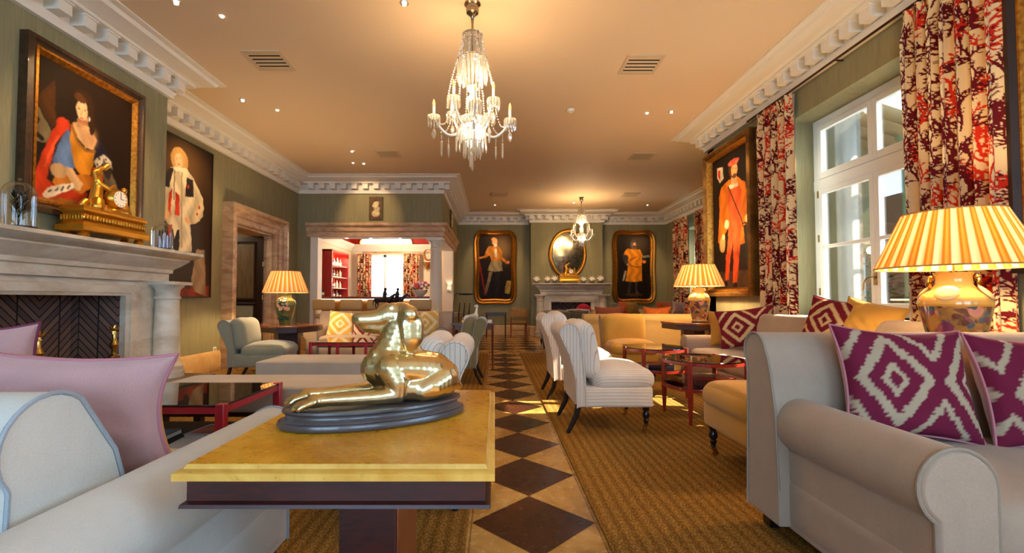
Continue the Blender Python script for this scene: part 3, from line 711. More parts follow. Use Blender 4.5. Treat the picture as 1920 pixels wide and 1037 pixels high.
MB().sweep([(ya,z0),(ya,z1),(yb,z1),(yb,z0)], [(0,0),(0,.045),(.02,.045),(.02,0)], lambda a,b,h:(-4.4+h,a,b), closed=True).build('frame', plain('black_slip_frame', (24,18,16), .5), t)
MB().box(-4.4+.001, -4.4+.03, ya+.015, yb-.015, z0+.015, z1-.015).build('backing', plain('backing_board',(0,0,0)), t, smooth=0)
canvas(t, ya+.02, yb-.02, z0+.02, z1-.02, lambda a,b:(-4.4+.036,a,b), (46,31,21), px_strokes(P2, (300,240), 3.142, Pl(-4.36)), 1.2)
P3 = [('p',(48,42,32),[(235,100),(270,60),(275,960),(240,800)],.1),('p',(78,62,44),[(48,860),(275,840),(275,965),(48,975)],.1),
 ('p',(204,108,26),[(140,330),(190,310),(235,340),(248,400),(245,520),(262,570),(225,590),(235,690),(200,700),(140,600),(120,640),(110,690),(80,690),(90,500),(85,430),(100,370)],.3),
 ('p',(222,92,44),[(135,370),(190,340),(215,380),(215,560),(190,620),(150,620),(140,500)],.15),
 ('p',(216,86,38),[(140,600),(170,620),(160,720),(147,820),(142,900),(122,905),(125,760),(135,680)],.12),('p',(216,86,38),[(163,600),(215,580),(207,700),(200,800),(188,925),(166,915),(168,800),(168,700)],.12),
 ('e',(26,18,14),(126,925,10,18)),('e',(26,18,14),(180,932,13,18)),
 ('p',(232,212,180),[(140,362),(190,335),(196,362),(146,382)],.05),('p',(226,170,112),[(155,300),(188,300),(188,345),(155,355)],.05),
 ('e',(90,52,26),(166,262,27,50)),('e',(228,172,112),(173,270,19,38)),('e',(104,64,34),(174,304,12,14)),('e',(202,82,62),(168,226,34,18)),('e',(226,120,90),(150,238,8,10)),('e',(226,120,90),(185,222,9,9)),
 ('e',(70,40,24),(167,262,3,3)),('e',(70,40,24),(182,262,3,3)),
 ('l',(44,28,18),[(138,366),(180,470),(218,560),(222,590)],.011),('e',(238,206,160),(130,582,14,26)),('e',(232,180,120),(246,545,14,22)),('l',(40,26,18),[(222,575),(266,575)],.012),
 ('e',(178,140,84),(106,700,18,45)),('e',(206,186,140),(112,655,9,16)),('p',(40,28,18),[(125,640),(140,650),(130,760),(118,740)]),
 ('p',(202,190,160),[(76,262),(108,255),(112,320),(92,348),(76,320)],.05),('p',(176,44,34),[(80,276),(93,272),(93,335),(80,312)],.05)]
fnR = lambda a, b, h=.012: (3.4-h, a, b)
t = thing('painting', 'full-length gilt-framed portrait of a man in an orange cloak beside the window curtain', 'painting', (0,0,0))
y0, y1, z0, z1 = 5.80, 7.10, 1.15, 3.33
rect_frame(t, y0, y1, z0, z1, lambda a,b,h: (3.4-h,a,b), .12, plain('old_gilding', (150,110,50), .4, .7, c2=(96,66,28), vs=5), GILT, .13)
canvas(t, y0+.10, y1-.10, z0+.10, z1-.10, lambda a,b:(3.4-.03,a,b), (28,22,17), px_strokes(P3, (1320,230), 3.054, Pl(3.37)), 1.1)
# far portraits in waved gilt frames
def wavy(a, b, n=112, e=5.0):
    pts = []
    for i in range(n):
        th = 2*PI*i/n; c, s = math.cos(th), math.sin(th)
        x = math.copysign(abs(c)**(2/e), c); z = math.copysign(abs(s)**(2/e), s)
        pts.append((a*x*(1-.075*(1-z*z)**2*1), b*z*(1-.045*(1-x*x)**2)))
    # even spacing
    P = pts+[pts[0]]; Ls = [0]
    for p, q in zip(P[:-1], P[1:]): Ls.append(Ls[-1]+math.dist(p, q))
    out = []; k = 0
    for i in range(n):
        d = Ls[-1]*i/n
        while Ls[k+1] < d: k += 1
        t_ = (d-Ls[k])/(Ls[k+1]-Ls[k]); out.append((P[k][0]*(1-t_)+P[k+1][0]*t_, P[k][1]*(1-t_)+P[k+1][1]*t_))
    return out
def wavy_painting(label, cx, cz, a, b, Y, strokes, crop, bgc):
    t = thing('painting', label, 'painting', (cx, Y, cz), 0, None)
    path = wavy(a, b); f = lambda x, z, h: (x, -h, z)
    MB().sweep(path, [(0,0),(0,.05),(.03,.075),(.06,.06),(.085,.05),(.085,0)], f, closed=True, left=True).build('frame', GILT, t, smooth=60)
    MB().sweep(path, [(.083,0),(.083,.045),(.12,.07),(.15,.05),(.17,.02),(.17,0)], f, closed=True, left=True).build('inner_frame', GILT, t, smooth=60)
    def ins(A, B):
        pts = [(x*(1-.11/a), z*(1-.11/b)) for x, z in path]; return inpoly(A, B, pts)
    proj = lambda x, y: (lambda q: (q[0]-cx, q[1]-cz))(onY(x, y, Y-.03))
    canvas(t, -a+.05, a-.05, -b+.05, b-.05, lambda x,z:(x,-.02,z), bgc, px_strokes(strokes, crop, 6.48, proj), 1.0, .012, ins)
    return t
P4 = [('g',(120,94,58),(410,300,130,170)),('p',(190,122,40),[(240,270),(360,270),(400,340),(400,400),(470,460),(450,490),(390,430),(380,450),(270,450),(250,380),(200,410),(130,420),(120,405),(180,390),(215,300)],.3),
 ('p',(150,134,98),[(265,450),(390,450),(405,570),(300,580),(220,565)],.4),('p',(226,210,176),[(305,300),(335,300),(335,420),(305,390)],.05),('e',(228,160,108),(310,215,32,46)),('e',(206,140,80),(298,186,32,20)),('e',(222,206,184),(318,258,20,20)),
 ('p',(122,106,80),[(240,580),(280,580),(260,670),(235,760),(205,850),(180,850),(205,740),(225,660)],.3),('p',(34,26,22),[(300,580),(390,580),(370,800),(320,880),(290,870),(310,760)]),
 ('l',(140,30,22),[(110,410),(195,860)],.022),('e',(220,120,60),(470,466,20,16)),('e',(226,150,100),(122,410,14,12)),('p',(156,126,52),[(450,690),(512,690),(490,850),(428,840)],.1)]
P5 = [('g',(66,54,42),(370,260,150,150)),('e',(70,46,26),(320,860,110,20)),('p',(218,134,28),[(240,300),(390,310),(420,380),(410,500),(415,690),(330,705),(215,695),(240,540),(250,400),(190,370),(215,320)],.3),
 ('e',(92,86,74),(312,255,38,58)),('e',(64,62,60),(313,208,22,24)),('e',(216,146,88),(322,250,17,26)),('e',(60,40,30),(322,272,13,12)),('p',(62,56,48),[(180,370),(245,380),(245,490),(215,490),(180,420)]),
 ('p',(156,150,134),[(203,565),(228,570),(197,690),(175,695)],.05),('l',(150,86,24),[(245,470),(290,510),(350,525),(410,520)],.02),('l',(110,60,24),[(270,440),(345,400)],.014),
 ('p',(56,50,42),[(255,700),(290,700),(270,830),(230,865)]),('p',(74,64,52),[(330,700),(360,700),(350,800),(385,852),(340,850)]),('e',(210,124,60),(440,460,24,18)),('p',(126,134,112),[(420,385),(500,380),(510,400),(430,412)],.05),('e',(150,140,120),(240,492,16,12))]
def fit(x0, y0, x1, y1, Y):
    a = onY(x0, (y0+y1)/2, Y); b = onY(x1, (y0+y1)/2, Y); c = onY((x0+x1)/2, y0, Y); d = onY((x0+x1)/2, y1, Y)
    return (a[0]+b[0])/2, (c[1]+d[1])/2, (b[0]-a[0])/2, (c[1]-d[1])/2
cx, cz, a, b = fit(886, 429, 971, 573, 14.25)
wavy_painting('far left portrait of a man in golden armour in a waved gilt frame', cx, cz, a, b, 14.298, P4, (880,420), (30,20,15))
cx, cz, a, b = fit(1146, 429, 1232, 573, 14.25)
wavy_painting('far right portrait of a man in an ochre tunic in a waved gilt frame', cx, cz, a, b, 14.298, P5, (1140,420), (28,21,16))
# oval mirror over the far fireplace
cx, cz, a, b = fit(1029, 429, 1100, 522, 13.85)
t = thing('mirror', 'oval gilt mirror above the far fireplace', 'mirror', (cx, 13.898, cz))
ov = [(a*math.cos(2*PI*i/72), b*math.sin(2*PI*i/72)) for i in range(72)]
MB().sweep(ov, [(0,0),(0,.05),(.03,.07),(.06,.05),(.09,.06),(.11,.02),(.11,0)], lambda x,z,h:(x,-h,z), closed=True, left=True).build('frame', GILT, t, smooth=60)
MB().prism([(x*.87, z*.9) for x, z in ov], -.02, -.001).build('mirror_glass', plain('antique_mirror', (190,180,150), .14, 1, var=.3, vs=9), t)
# relief plaques
def plaque(label, loc, rz, w_=.29, h=.48):
    t = thing('relief_plaque', label, 'plaque', loc, rz)
    MB().box(-w_/2, w_/2, -.03, 0, -h/2, h/2).build('board', plain('old_board', (96,72,34), .7, var=.3), t, bevel=.008)
    hx = w_*.36; blob([[(0,-.03,-.12,.10,(1,.35,.8))],[(0,-.03,-.1,.045,(1,.6,1)),(.0,-.035,.02,.045,(1,.6,1))],[(0,-.045,.07,.075,(.95,.5,1.1)),(-.01,-.05,.05,.06,(1,.6,1))],[(-.06,-.045,.06,.02),(-.075,-.045,.04,.014)],[(.04,-.04,.12,.05,(1,.6,.8))],[(.07,-.04,.0,.03),(.06,-.04,-.06,.03)]],
         .008, 'bust', plain('aged_plaster', (226,206,160), .7, var=.2, vs=30), t)
    MB().tube([(0,-.01,h/2),(0,-.01,h/2+.05)], .004, 6).build('hook', BRASS, t)
    return t
x, z = onY(705, 391, 10.08); plaque('cream relief bust plaque on the green wall above the bar lintel', (x, 10.099, z), 0, .31, .52)
y, z = onX(846, 412, -1.16); plaque('relief bust plaque on the side wall past the bar corner', (-1.179, y, z), PI/2, .3, .5)
# dark picture at the right edge
t = thing('painting', 'dark-framed picture at the right edge beyond the near curtain', 'painting', (0,0,0))
y0, y1, z0, z1 = 1.9, 2.93, 1.27, 3.3
rect_frame(t, y0, y1, z0, z1, lambda a,b,h: (3.4-h,a,b), .11, plain('ebonised_frame', (34,20,16), .4), GILT, .07)
canvas(t, y0+.09, y1-.09, z0+.09, z1-.09, lambda a,b:(3.4-.03,a,b), (60,38,20), [('g',(130,90,44),(2.4,2.2),(.3,.5))], 1.0, .02)
# mantel clocks
def clock(label, loc, rz, s=1.0):
    t = thing('mantel_clock', label, 'clock', loc, rz); t.scale = (s,s*.78,s)
    mb = MB(); f = lambda x,y,h:(x,y,h)
    mb.sweep([(-.30,-.11),(.30,-.11),(.30,.11),(-.30,.11)], [(-.02,.05),(.03,.05),(.03,.09),(.0,.12),(-.01,.18),(.015,.20),(.015,.22),(-.03,.25),(-.12,.25)], f, closed=True, left=False)
    mb.box(-.31,.31,-.12,.12,.045,.09); mb.box(-.3,.3,-.1,.1,.05,.245); mb.build('plinth', GOLD, t)
    for sx in (-1, 1):
        for sy in (-1,1): MB().lathe([(.001,0),(.035,0),(.045,.02),(.03,.05),(.001,.05)], 12, (sx*.27, sy*.08, 0)).build('foot', GOLD, t)
    mb = MB()
    for i in range(22):
        mb.ball((-.30+i*.6/21, -.118, .15), (.013,.012,.022), 8, 5)
    for i in range(8):
        for sx in (-1,1): mb.ball((sx*.308, -.1+i*.2/7, .15), (.012,.013,.022), 8, 5)
    mb.build('garland', GOLD, t)
    mb = MB().lathe([(.001,0),(.078,0),(.088,.015),(.088,.05),(.07,.09),(.001,.09)], 32).xf(Matrix.Translation((.05,-.0,.36)) @ Matrix.Rotation(PI/2, 4, 'X'))
    mb.build('clock_case', GOLD, t)
    mb = MB().lathe([(.001,0),(.066,0),(.066,.004),(.001,.006)], 32).xf(Matrix.Translation((.05,-.088,.36)) @ Matrix.Rotation(PI/2, 4, 'X'))
    d = mb.build('dial', plain('enamel', (236,232,214), .3), t)
    mb = MB().box(.048,.052,-.097,-.095,.36,.41); mb.box(.05,.085,-.097,-.095,.358,.362)
    for k in range(12): a_ = k*PI/6; mb.ball((.05+.055*math.cos(a_), -.094, .36+.055*math.sin(a_)), .004, 6, 4)
    mb.build('clock_hands', plain('black_enamel', (20,20,24), .4), t)
    blob([[(-.02,0,.26,.08,(1.6,.9,.6)),(.12,0,.27,.06,(1.3,.9,.7))],
          [(-.12,0,.25,.055),(-.10,0,.36,.05),(-.09,0,.44,.042),(-.09,0,.50,.03)],[(-.09,0,.55,.034)],[(-.10,-.02,.46,.025),(-.03,-.06,.42,.02),(.02,-.05,.46,.018)],
          [(-.10,0,.46,.022),(-.13,-.01,.54,.018),(-.05,0,.60,.014)],[(-.12,-.05,.3,.045),(-.14,-.07,.26,.05)],[(.16,0,.3,.04),(.17,0,.38,.035),(.17,0,.42,.025)],[(.17,0,.46,.028)],[(.17,-.02,.39,.02),(.11,-.04,.42,.015)],
          [(-.22,0,.26,.03),(-.19,0,.29,.03)],[(.22,0,.26,.035),(.2,0,.33,.02)],[(.05,-.06,.26,.03,(2,1,.7))],[(-.03,0,.6,.02),(.0,0,.63,.022)]], .006, 'figure_group', GOLD, t, 2)
    return t
clock('gilt figural clock with white dial on the limestone mantel', (-3.605, 4.20, 1.64), PI/2, 1.12)
x, z = onY(1067, 530, 13.7); clock('small gilt clock on the far mantel under the mirror', (x, 13.66, 1.60), 0, .95)
# glass domes
DG = glassy('dome_glass', (.98,.99,1), .5, .03)
def dome(label, loc, r, h, inner):
    t = thing('glass_dome', label, 'dome', loc)
    prof = [(r,0),(r,h-r)]+[(r*math.cos(a), h-r+r*math.sin(a)) for a in [i*PI/2/8 for i in range(1,8)]]+[(.004,h),(.015,h+.012),(.001,h+.025)]
    mb = MB().lathe(prof, 32); mb.f = mb.f[:-2]; mb.build('dome', DG, t)
    MB().lathe([(.001,0),(r+.012,0),(r+.012,.012),(.001,.014)], 32).build('base', plain('ebony', (22,18,18), .3), t)
    return t
dome('glass dome over dark metal leaves at the left of the mantel', (-3.62, 3.44, 1.645), .10, .36, 0)
t = thing('leaf_sculpture', 'dark metal leafy twig under the left glass dome', 'sculpture', (-3.62, 3.44, 1.66))
rr = random.Random(5)
for k in range(4):
    mb = MB(); a_ = k*1.6; q = [(0,0,0),(.02*math.cos(a_),.02*math.sin(a_),.12),(.04*math.cos(a_),.04*math.sin(a_),.27-.03*k)]; mb.tube(q, .003, 6)
    for i in range(9):
        s_ = .08+i*.022; c_ = (.03*math.cos(a_)*s_/.2, .03*math.sin(a_)*s_/.2, s_-.02*k*.5); b_ = a_+rr.uniform(-1.5,1.5)
        mb.tube([c_, (c_[0]+.018*math.cos(b_), c_[1]+.018*math.sin(b_), c_[2]+.02), (c_[0]+.035*math.cos(b_), c_[1]+.035*math.sin(b_), c_[2]+.042)], [.001,.009,.001], 6, flat=.35)
    mb.build('twig', plain('dark_bronze', (30,34,30), .35, .8), t)
dome('small glass dome at the far end of the mantel', (-3.62, 4.93, 1.645), .10, .30, 0)
t = thing('crystal_cluster', 'spiky clear and blue crystal cluster under the small dome', 'crystal', (-3.62, 4.93, 1.66))
for k in range(9):
    a_ = k*.7; r_ = .015+.045*((k*37) % 10)/10; h_ = .12+.1*((k*53) % 10)/10
    MB().lathe([(.001,0),(.010,.0),(.010,h_-.02),(.001,h_)], 6, (r_*math.cos(a_), r_*math.sin(a_), 0)).build('crystal', plain('blue_quartz' if k % 3 else 'dark_quartz', (170,190,230) if k % 3 else (40,44,60), .12, 0, spec=.8), t)
# shells on the far mantel
sh0 = None
for i, px in enumerate((1006, 1026, 1040, 1094, 1110, 1126)):
    x, _ = onY(px, 530, 13.7)
    lab = ['white branching shell leftmost on the far mantel','white branching shell second from left on the far mantel','white branching shell just left of the far gilt clock','white branching shell just right of the far gilt clock','white branching shell second from right on the far mantel','white branching shell rightmost on the far mantel'][i]
    if sh0 is None:
        sh0 = thing('shell', lab, 'shell', (x, 13.72, 1.6), 0, 'shells on the far mantel')
        MB().box(-.07,.07,-.05,.05,0,.04).build('stand', plain('ebony',(0,0,0)), sh0)
        blob([[(0,0,.09,.045)]]+[[(0,0,.09,.03),(.11*math.cos(a_),0,.10+.11*math.sin(a_),.014)] for a_ in (.2,.8,1.4,2.0,2.7)], .01, 'shell_body', plain('white_shell', (240,232,214), .4), sh0, 1)
    else: dup(sh0, (x, 13.72, 1.6), label=lab, scale=(1+(i%3)*.08-.08,)*3)
# ================================================================= UPHOLSTERED FURNITURE
LINEN = fabric('linen_beige', (176,156,138)); LINENP = fabric('linen_piping', (160,146,130), sheen=.1); LINENW = fabric('linen_pale', (214,209,198)); LINENWP = fabric('linen_grey_piping', (160,166,172), sheen=.1)
STRIPE = fabric('striped_ticking', (228,214,196), stripe=(190,152,138), sp=.026, axis=0, a2=1); STRIPES = fabric('striped_seat_ticking', (230,214,194), stripe=(190,152,138), sp=.026, axis=0, a2=2)
SAGE = fabric('sage_velvet', (150,150,128), sheen=.5); TAN = fabric('tan_linen', (206,168,104)); MUST = fabric('mustard_cotton', (214,160,70), sheen=.2)
GREYL = fabric('grey_linen', (188,176,160)); OLIVE = fabric('olive_velvet', (120,110,78), sheen=.5)
DLEG = plain('black_leg', (22,16,15), .3, coat=.3)
def roll_arm(side, y0, y1, h, w_=.24, r=.118, z0=.08):
    """cross-section in x,z: inner face at 0, growing outwards"""
    c = r; pts = [(0.0, z0), (0.0, h-r)]
    for i in range(1, 17): a = PI - i*(PI*1.28)/16; pts.append((c+r*math.cos(a), h-r+r*math.sin(a)))
    pts += [(w_-.055, h-2*r+.02), (w_-.055, z0)]
    return [(side*x, z) for x, z in pts], r, c
def sofa(label, loc, rz, W=2.3, D=.98, arm_h=.645, back_h=.92, seat_h=.46, n=2, mat=None, pipe=None, group=None, aw=.24, roll=.118, feet=.09, inset=0.0, bt=0.0):
    mat = mat or LINEN; pipe = pipe or LINENP
    t = thing('sofa', label, 'sofa', loc, rz, group); hw = W/2
    MB().puff((0, 0, (feet+seat_h-.16)/2), (W-.10, D-.06, seat_h-.16-feet), .03, k=6).build('base', mat, t)
    iw = W-2*aw+.02
    for i in range(n):
        cw = iw/n; MB().puff((-iw/2+cw*(i+.5), -.10, seat_h-.075), (cw-.008, D-.22, .17), .055, (0,.01,.035), 16).wrinkle(.003).build('seat_cushion', mat, t, smooth=80)
    yb = D/2; r = .085+bt*.35                                # back: raked and rolled backwards
    pr = [(yb-.30-bt, .25), (yb-.29-bt, seat_h), (yb-.285-bt, seat_h+.12), (yb-.255-bt*.95, back_h-.19), (yb-.235-bt*.75, back_h-.115-bt*.2)]
    cy, cz = yb-.13-bt*.35, back_h-r-.005
    a0_ = .95-bt*2.6
    for i in range(0, 13): a = PI*a0_ - i*(PI*(a0_+.20))/12; pr.append((cy+r*math.cos(a), cz+r*math.sin(a)))
    pr += [(yb-.07, back_h-.2), (yb-.05, feet)] + [(yb-.30-bt, feet)]
    bw = hw-inset
    b = MB().prism(pr, -bw+.005, bw-.005, 'x').build('back', mat, t, bevel=.008)
    for s in (-1, 1): MB().tube([(s*(bw-.004), p[0], p[1]) for p in pr[:-1]], .0055, 6).build('back_piping', pipe, b)
    for s in (-1, 1):
        pts, rr_, c = roll_arm(s, 0, 0, arm_h, aw, roll); ox = s*(hw-aw)
        P_ = [(ox+x, z) for x, z in pts]
        a = MB().prism(P_, -D/2, yb-(.24 if not inset else -.16), 'y').build('arm', mat, t, bevel=.008)
        MB().tube([(x, -D/2-.002, z) for x, z in P_], .0065, 6).build('arm_piping', pipe, a)
        cx_ = sum(p[0] for p in P_[1:-1])/len(P_[1:-1])
        mb = MB(); q = [(cx_+(x-cx_)*.96, z if i in (0, len(P_)-1) else arm_h-roll+(z-arm_h+roll)*.95) for i, (x, z) in enumerate(P_)]
        mb.prism(q, -D/2-.012, -D/2+.01, 'y').build('arm_panel', mat, a, bevel=.01)
    for sx in (-1, 1):
        for sy in (-1, 1): MB().box(sx*(hw-.10)-.03, sx*(hw-.10)+.03, sy*(D/2-.09)-.03, sy*(D/2-.09)+.03, 0, feet+.02).build('leg', DLEG, t, bevel=.004)
    return t
def turned_leg(x, y, top, parent, caster=True):
    l = MB().lathe([(.001,top),(.028,top),(.028,top-.03),(.02,top-.045),(.027,top-.06),(.03,top-.085),(.018,top-.105),(.024,top-.115),(.022,.10),(.016,.075),(.02,.068),(.013,.06),(.001,.06)][::-1], 16, (x,y,0)).build('leg', DLEG, parent)
    if caster:
        mb = MB().lathe([(.001,.05),(.013,.05),(.015,.075),(.001,.075)], 12, (x,y,0)); mb.box(x-.011, x-.008, y-.004, y+.022, .018, .056); mb.box(x+.008, x+.011, y-.004, y+.022, .018, .056)
        w_ = MB().lathe([(.001,-.007),(.019,-.007),(.021,0),(.019,.007),(.001,.007)], 16).xf(Matrix.Translation((x,y+.014,.0205)) @ Matrix.Rotation(PI/2, 4, 'Y')); mb.add(w_.v, w_.f)
        mb.build('caster', BRASS, l)
def slipper(label, loc, rz, mat, W=.66, D=.74, back_h=.89, seat_h=.52, group=None, caster=True, seat_mat=None, fluff=.045):
    t = thing('slipper_chair', label, 'chair', loc, rz, group); f, b = -D/2, D/2
    MB().puff((0, (f+b-.16)/2, .295), (W, D-.16, .17), .025, (.006,.008,0), 8).build('seat_base', STRIPES if mat is STRIPE else mat, t)
    MB().puff((0, (f+b-.26)/2-.01, seat_h-.09), (W-.005, D-.24, .17), .075, (.01,.02,fluff), 22).wrinkle(.0055).build('seat_cushion', STRIPES if mat is STRIPE else mat, t, smooth=80)
    pr = [(b-.19,.22),(b-.185,.45),(b-.15,back_h-.14)]; cy, cz, r = b-.06, back_h-.075, .075
    for i in range(11): a = PI*.95-i*PI*1.12/10; pr.append((cy+r*math.cos(a), cz+r*math.sin(a)))
    pr += [(b-.06, back_h-.25), (b-.11, .45), (b-.12, .21)]
    bk = MB().prism(pr, -W/2, W/2, 'x').build('back', mat, t, bevel=.012)
    for s in (-1, 1): MB().tube([(s*W/2, p[0], p[1]) for p in pr], .005, 6).build('back_piping', LINENP if mat is not STRIPE else mat, bk)
    c = MB(); c.puff((0,0,0), (W-.02, .17, back_h-.42), .08, (0,.03,.01), 16, Matrix.Rotation(R(-9), 3, 'X'))
    c.v = [(x, y+b-.215+(.10*max(0, z-.12)**1.0 if z > .12 else 0), z+(back_h+.40)/2+.03) for x, y, z in c.v]
    c.wrinkle(.004).build('back_cushion', mat, t, smooth=80)
    for s in (-1, 1):
        MB().tube([(s*(W/2-.045), b-.14, .23), (s*(W/2-.045), b-.12, .14), (s*(W/2-.045), b-.075, .05), (s*(W/2-.045), b-.05, .0)], [.026,.024,.02,.017], 8).build('leg', DLEG, t)
        turned_leg(s*(W/2-.05), f+.05, .22, t, caster)
    return t
SF = -.42                                  # every sofa is placed by its centre
# near right sofa
sofa('large beige linen sofa in the right foreground', (2.29, 1.84, .014), 0, W=2.10, D=.96, n=2, back_h=.935)
# near left sofa: faces away from the camera
sofa('pale linen sofa in the left foreground, its back to the camera', (-2.02, 1.425, .014), PI, W=2.40, D=1.05, n=2, back_h=.875, arm_h=.63, inset=.2, bt=.09, mat=LINENW, pipe=LINENWP)
# far sofa before the bar
x0, _ = onY(562, 620, 7.45); x1, _ = onY(840, 620, 7.45)
sofa('beige two-seat sofa facing us in front of the bar', ((x0+x1)/2, 8.05, .014), 0, W=x1-x0, D=.95, n=2, arm_h=.63, back_h=.88, pipe=plain('grey_piping', (120,124,130), .8))
# long sofa under the tall window
sofa('long beige sofa along the window wall', (2.86, 4.58, .014), -PI/2, W=2.94, D=.80, n=3, arm_h=.63, back_h=.93, pipe=LINEN)
# tan sofa with its back to us
sofa('tan linen sofa seen from behind, beyond the round glass tables', (2.36, 7.75, .014), PI, W=1.86, D=.9, n=2, mat=TAN, arm_h=.6, back_h=.86, pipe=TAN, aw=.2, roll=.09)
# far corner seat with cushions
sofa('far pale sofa in the corner by the far window', (3.6, 12.3, 0), 0, W=2.6, D=.9, n=3, mat=TAN, arm_h=.6, back_h=.84, pipe=TAN)
# slipper chairs
slipper('white striped slipper chair on the right carpet, nearest the camera', (.915, 4.03, .014), PI/2, STRIPE, group=None)
slipper('white striped slipper chair just behind the nearest one on the right', (.89, 5.26, .014), PI/2, STRIPE, back_h=.93)
slipper('white striped slipper chair behind the golden dog table', (-.52, 2.65, .014), -PI/2, STRIPE, W=.62, back_h=.87)
slipper('grey velvet slipper chair left of the stone path', (-.49, 6.1, .014), -PI/2, OLIVE, W=.62, back_h=.85)
slipper('sage velvet slipper chair beside the stone doorway', (-3.24, 6.3, 0), PI/2+.1, SAGE, W=.62, D=.80, back_h=.83, seat_h=.5, caster=False)
slipper('mustard slipper chair facing us against the tan sofa', (1.84, 6.35, .014), 0, MUST, W=.62, D=.72, back_h=.86)
slipper('mustard slipper chair mostly hidden behind the right foreground sofa', (1.86, 2.93, .014), -PI/2, MUST, W=.64, D=.78, back_h=.80)
t = slipper('olive armless chair by the far dark round table', (1.36, 10.5, 0), PI, OLIVE, W=.62, back_h=.84)
# long benches (ottomans)
def ottoman(label, x0, x1, y0, y1, h, th=.19):
    t = thing('ottoman', label, 'ottoman', ((x0+x1)/2, (y0+y1)/2, .014)); W, D = x1-x0, y1-y0
    MB().puff((0,0,h-th/2), (W, D, th), .02, (0,0,.012), 10).build('cushion_top', GREYL, t)
    MB().tube([(-W/2+.012,-D/2+.003,h-.024),(W/2-.012,-D/2+.003,h-.024),(W/2-.003,D/2-.012,h-.024),(-W/2+.003,D/2-.012,h-.024)], .004, 6, closed=True).build('piping', LINENP, t)
    MB().box(-W/2+.04, W/2-.04, -D/2+.04, D/2-.04, h-th-.04, h-th+.01).build('rail', DLEG, t)
    for sx in (-1,1):
        for sy in (-1,1): MB().box(sx*(W/2-.08)-.03, sx*(W/2-.08)+.03, sy*(D/2-.08)-.03, sy*(D/2-.08)+.03, 0, h-th).build('leg', DLEG, t)
ottoman('long grey linen bench behind the red glass coffee table', -2.62, -.97, 3.43, 4.02, .43)
ottoman('long grey linen bench, the farther one, in front of the sage chair', -2.54, -.95, 4.84, 5.48, .43)
# ================================================================= TABLES
MAHO = wood('mahogany', (68,20,15), (38,10,8), .4, (3,14,14), coat=.12); MAHOL = wood('light_mahogany', (150,74,36), (104,44,22), .35, (14,14,2))
REDL = plain('red_lacquer_frame', (168,24,44), .3, coat=.5); REDW = wood('red_stained_wood', (150,38,22), (110,22,14), .3, (10,10,2), coat=.5)
SMOKE = glassy('smoked_glass', (.30,.29,.26), 1.3, .10)
# foreground table with ochre marble top
def ochre():
    m, nt, p = newmat('ochre_marble'); p.inputs['Roughness'].default_value = .25
    v = coords(nt); n = noise(nt, v, 4, 8, .65, .8); c = ramp(nt, n, [(.25, (184,112,8)), (.5, (220,152,20)), (.75, (236,180,56))])
    pn = noise(nt, coords(nt, (1,1.6,1)), 24, 6, .75); pk = ramp(nt, pn, [(.30, (255,255,255)), (.36, (0,0,0))]); c = mixc(nt, M_(nt, 'MULTIPLY', pk, .8), c, (110,62,20))
    nt.links.new(c, p.inputs['Base Color']); nt.links.new(M_(nt, 'ADD', M_(nt, 'MULTIPLY', pn, .35), .12), p.inputs['Roughness']); bump(nt, p, pn, .25, .003); return m
TX0, TX1, TY0, TY1, TH = -.735, .0, 1.045, 1.95, .72
t = thing('side_table', 'ochre marble-topped mahogany table in the foreground carrying the golden dog', 'table', ((TX0+TX1)/2, (TY0+TY1)/2, .014)); TZ = TH-.014
hx, hy = (TX1-TX0)/2, (TY1-TY0)/2
pth = [(-hx,-hy),(-hx,hy),(hx,hy),(hx,-hy)]
mb = MB().sweep(pth, [(.0,TZ-.032),(.0,TZ-.016),(.006,TZ-.012),(.016,TZ-.010),(.0215,TZ-.0005),(.0215,TZ-.032)], lambda x,y,h:(x,y,h), closed=True)
EDG = stone('pale_marble_edge', (230,180,84), (200,138,36), (110,66,24), vs=7, rough=.4)  # paler than the top: its cream highlights are mixed into this colour
mb2 = MB().box(-hx+.022, hx-.022, -hy+.022, hy-.022, TZ-.030, TZ); tt = mb2.build('table_top', ochre(), t); mb.build('moulded_edge', EDG, tt)
mb = MB().sweep(pth, [(.022,TZ-.032),(.022,TZ-.085),(.012,TZ-.09),(.010,TZ-.098),(.05,TZ-.098),(.05,TZ-.032)], lambda x,y,h:(x,y,h), closed=True); mb.box(-hx+.045,hx-.045,-hy+.045,hy-.045,TZ-.06,TZ-.033); mb.build('apron', MAHO, t)
MB().box(-.095,.075,-.13,.19,.05,TZ-.06).build('pedestal', MAHO, t, bevel=.004)
MB().box(.076,.082,-.125,.185,.05,TZ-.06).build('pedestal_side', MAHOL, t)  # thin sheet making the right face lighter than the front
MB().box(-.28,.28,-.34,.34,0,.05).build('foot', MAHO, t, bevel=.008)
# polygonal lamp tables
def poly_table(label, pts, h, z0=.0, ped=.18):
    cx = sum(p[0] for p in pts)/len(pts); cy = sum(p[1] for p in pts)/len(pts)
    t = thing('lamp_table', label, 'table', (cx, cy, z0)); q = [(x-cx, y-cy) for x, y in pts]; h -= z0
    MB().prism(q, h-.025, h, 'z').build('table_top', wood('lamp_table_top', (150,80,42), (104,48,26), .25, (3,14,3), coat=.6), t, bevel=.004)
    MB().prism([(x*.96, y*.96) for x, y in q], h-.10, h-.025, 'z').build('apron', MAHO, t, bevel=.003)
    MB().prism([(-ped, -.05), (-.05,-ped), (.05,-ped), (ped,-.05), (ped,.05), (.05,ped), (-.05,ped), (-ped,.05)], .05, h-.10, 'z').build('pedestal', MAHO, t)
    MB().box(-ped*1.5, ped*1.5, -ped*1.5, ped*1.5, 0, .05).build('foot', MAHO, t, bevel=.01)
